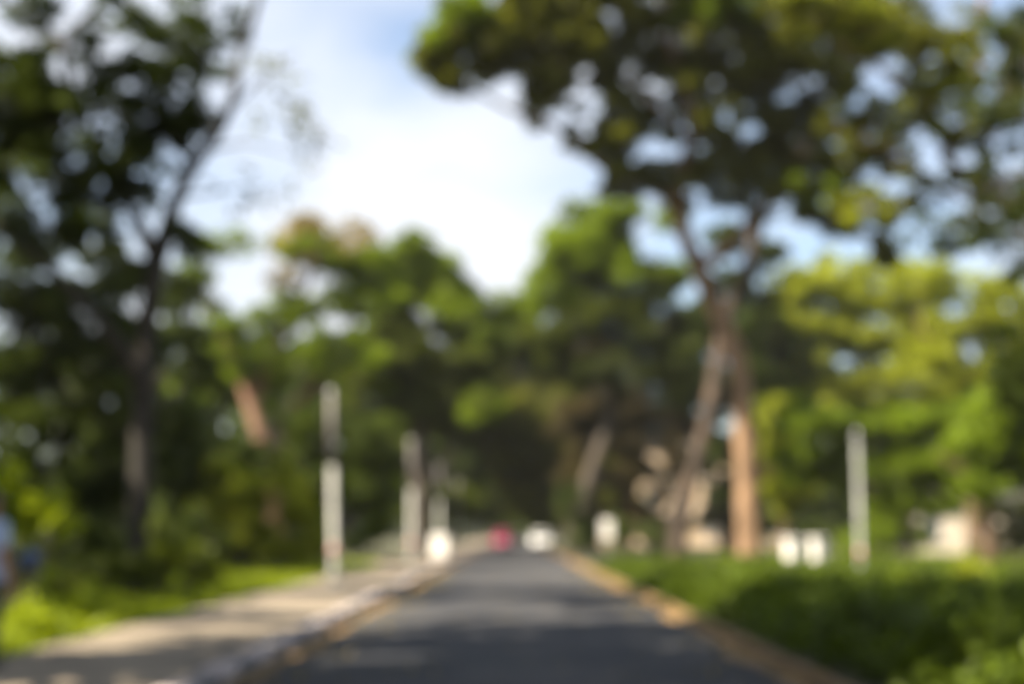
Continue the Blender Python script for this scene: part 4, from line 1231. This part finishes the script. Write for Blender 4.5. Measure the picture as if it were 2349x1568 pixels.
# ------------------------------------------------------------------ person at the edge of the picture
M_SKIN = mat_noise('skin', (0.30, 0.165, 0.10), (0.36, 0.20, 0.125), scale=6, rough=0.55)
M_SHIRT = mat_noise('shirt_blue', (0.28, 0.36, 0.55), (0.36, 0.45, 0.64), scale=7, rough=0.85, bump=0.3, bscale=12)
M_TROUS = mat_noise('trousers_navy', (0.012, 0.014, 0.026), (0.03, 0.032, 0.05), scale=7, rough=0.9, bump=0.3, bscale=12)
M_HAIR = mat_noise('hair_black', (0.008, 0.007, 0.006), (0.02, 0.017, 0.014), scale=30, rough=0.5)
M_SHOE = mat_plain('shoe_black', (0.02, 0.02, 0.022), 0.5)


def skin_mesh(name, verts, radii, edges, root_i, mat, parent, subs=2):
    me = bpy.data.meshes.new(name)
    me.from_pydata([tuple(v) for v in verts], edges, [])
    o = link(name, me, parent, mat)
    md = o.modifiers.new('skin', 'SKIN')
    md.use_smooth_shade = True
    if not me.skin_vertices:
        bpy.context.view_layer.objects.active = o
    for i, sv in enumerate(me.skin_vertices[0].data):
        r = radii[i]
        sv.radius = r if isinstance(r, tuple) else (r, r)
        sv.use_root = (i == root_i)
    ss = o.modifiers.new('sub', 'SUBSURF')
    ss.levels = subs
    ss.render_levels = subs
    return o


def person(loc, rz):
    root = empty('person', loc, rz)
    tag(root, 'person in a light blue shirt and dark trousers at the very edge of the pavement', 'person')
    # faces -Y, standing, weight on both feet, arms hanging
    v, r, e = [], [], []

    def a(p, rad, to=None):
        v.append(p); r.append(rad)
        if to is not None:
            e.append((to, len(v) - 1))
        return len(v) - 1
    pel = a((0, 0, 0.96), (0.145, 0.105))
    wst = a((0, 0.0, 1.12), (0.135, 0.10), pel)
    chs = a((0, -0.005, 1.30), (0.155, 0.115), wst)
    ush = a((0, 0.0, 1.43), (0.12, 0.085), chs)
    nck = a((0, -0.005, 1.52), 0.055, ush)
    nk2 = a((0, -0.015, 1.57), 0.055, nck)
    hd1 = a((0, -0.02, 1.62), (0.072, 0.085), nk2)
    hd2 = a((0, -0.01, 1.69), (0.080, 0.098), hd1)
    hd3 = a((0, 0.0, 1.755), (0.065, 0.080), hd2)
    for s in (-1, 1):
        sh = a((s * 0.17, 0.0, 1.425), 0.062, ush)
        ua = a((s * 0.215, 0.01, 1.29), 0.052, sh)
        el = a((s * 0.235, 0.02, 1.13), 0.042, ua)
        fa = a((s * 0.245, -0.02, 1.00), 0.038, el)
        wr = a((s * 0.25, -0.055, 0.88), 0.027, fa)
        pm = a((s * 0.25, -0.07, 0.82), (0.022, 0.042), wr)
        # fingers, curled a little; thumb from the side of the palm
        for k, (dy, ln) in enumerate(((-0.036, 0.070), (-0.012, 0.080), (0.012, 0.074), (0.034, 0.058))):
            k1 = a((s * 0.250, -0.075 + dy, 0.785), 0.0095, pm)
            k2 = a((s * 0.243, -0.080 + dy, 0.785 - ln * .55), 0.0085, k1)
            a((s * 0.228, -0.080 + dy, 0.785 - ln), 0.0075, k2)
        t1 = a((s * 0.238, -0.108, 0.835), 0.011, pm)
        a((s * 0.232, -0.125, 0.80), 0.0085, t1)
        hp = a((s * 0.085, 0, 0.88), 0.080, pel)
        th = a((s * 0.105, -0.005, 0.72), 0.080, hp)
        kn = a((s * 0.11, -0.015, 0.50), 0.056, th)
        cf = a((s * 0.115, 0.01, 0.34), 0.055, kn)
        an = a((s * 0.12, 0.015, 0.10), 0.038, cf)
        he = a((s * 0.12, 0.0, 0.055), 0.04, an)
        a((s * 0.135, -0.13, 0.035), (0.035, 0.028), he)
    skin_mesh('body', v, r, e, 0, M_SKIN, root)
    # shirt
    v, r, e = [], [], []
    c0 = a((0, 0, 0.79), (0.235, 0.160))
    c00 = a((0, 0, 0.93), (0.220, 0.150), c0)
    c1 = a((0, 0, 1.12), (0.165, 0.125), c00)
    c2 = a((0, -0.005, 1.30), (0.175, 0.135), c1)
    c3 = a((0, 0.0, 1.43), (0.135, 0.10), c2)
    a((0, 0.0, 1.49), (0.072, 0.072), c3)
    for s in (-1, 1):
        sh = a((s * 0.175, 0.0, 1.43), 0.078, c3)
        ua = a((s * 0.22, 0.01, 1.29), 0.070, sh)
        a((s * 0.235, 0.018, 1.18), 0.066, ua)
    skin_mesh('shirt', v, r, e, 0, M_SHIRT, root)
    v, r, e = [], [], []
    c0 = a((0, 0, 1.06), (0.140, 0.105))
    c1 = a((0, 0, 0.96), (0.150, 0.112), c0)
    for s in (-1, 1):
        hp = a((s * 0.092, 0, 0.86), 0.106, c1)
        th = a((s * 0.105, -0.005, 0.72), 0.095, hp)
        kn = a((s * 0.11, -0.012, 0.50), 0.076, th)
        cf = a((s * 0.115, 0.008, 0.30), 0.070, kn)
        a((s * 0.12, 0.012, 0.055), 0.066, cf)
    skin_mesh('trousers', v, r, e, 0, M_TROUS, root)
    for s in (-1, 1):
        v, r, e = [], [], []
        h0 = a((s * 0.12, 0.035, 0.055), 0.050)
        h1 = a((s * 0.125, -0.05, 0.050), 0.050, h0)
        a((s * 0.135, -0.15, 0.035), (0.046, 0.034), h1)
        skin_mesh('shoe', v, r, e, 0, M_SHOE, root)
    # hair: cap over skull
    m = MB()
    sd = 20
    hv = []
    for (zz, rr_) in ((0, .098), (.035, .103), (.07, .101), (.105, .088), (.13, .062), (.142, .03), (.146, .003)):
        for k in range(sd):
            an = 2 * math.pi * k / sd
            front = max(0.0, -math.sin(an))
            z_ = 1.66 + zz + 0.065 * front * (1 - zz / .146) + 0.006 * math.sin(an * 5 + zz * 40)
            hv.append((rr_ * 0.86 * math.cos(an), 0.008 + rr_ * (1.06 if math.sin(an) > 0 else 0.98) * math.sin(an), z_))
    m.add(hv, [(i * sd + k, i * sd + (k + 1) % sd, (i + 1) * sd + (k + 1) % sd, (i + 1) * sd + k) for i in range(6) for k in range(sd)] + [tuple(range(6 * sd, 7 * sd))], True)
    m.build('hair', M_HAIR, root)
    # face details
    for s in (-1, 1):
        m = MB(); m.lathe([(0.002, -0.011), (0.009, -0.008), (0.012, 0), (0.008, 0.008)], 10, (s * 0.031, -0.098, 1.69), 'y'); m.build('eye', M_HAIR, root)
        m = MB(); m.lathe([(0.008, -0.008), (0.026, -0.004), (0.030, 0.004), (0.012, 0.010)], 10, (s * 0.086, 0.0, 1.675), 'x'); m.build('ear', M_SKIN, root)
    m = MB(); m.tube([(0, -0.095, 1.695), (0, -0.112, 1.668), (0, -0.118, 1.652), (0, -0.100, 1.642)], [0.009, 0.012, 0.016, 0.010], 8); m.build('nose', M_SKIN, root)
    m = MB(); m.tube([(-0.024, -0.086, 1.618), (0, -0.096, 1.616), (0.024, -0.086, 1.618)], [0.005, 0.008, 0.005], 6); m.build('mouth', mat_plain('lip', (0.26, 0.11, 0.085), 0.5), root)
    return root


g = ground(-22, 14.8)
person((g.x, 14.8, 0.13), math.radians(150))

# ------------------------------------------------------------------ thin warm air between the trees
m = MB()
m.box(0, 170, 24, 420, 420, 51)
hz_mat = bpy.data.materials.new('haze')
hz_mat.use_nodes = True
nt = hz_mat.node_tree
nt.nodes.remove(nt.nodes['Principled BSDF'])
pv = nt.nodes.new('ShaderNodeVolumePrincipled')
pv.inputs['Color'].default_value = (0.92, 0.94, 0.96, 1)
pv.inputs['Density'].default_value = 0.00014
pv.inputs['Anisotropy'].default_value = 0.0
nt.links.new(pv.outputs[0], nt.nodes['Material Output'].inputs['Volume'])
hz = m.build('haze', hz_mat)
tag(hz, 'thin pale haze in the air between the trees', 'haze', kind='stuff')
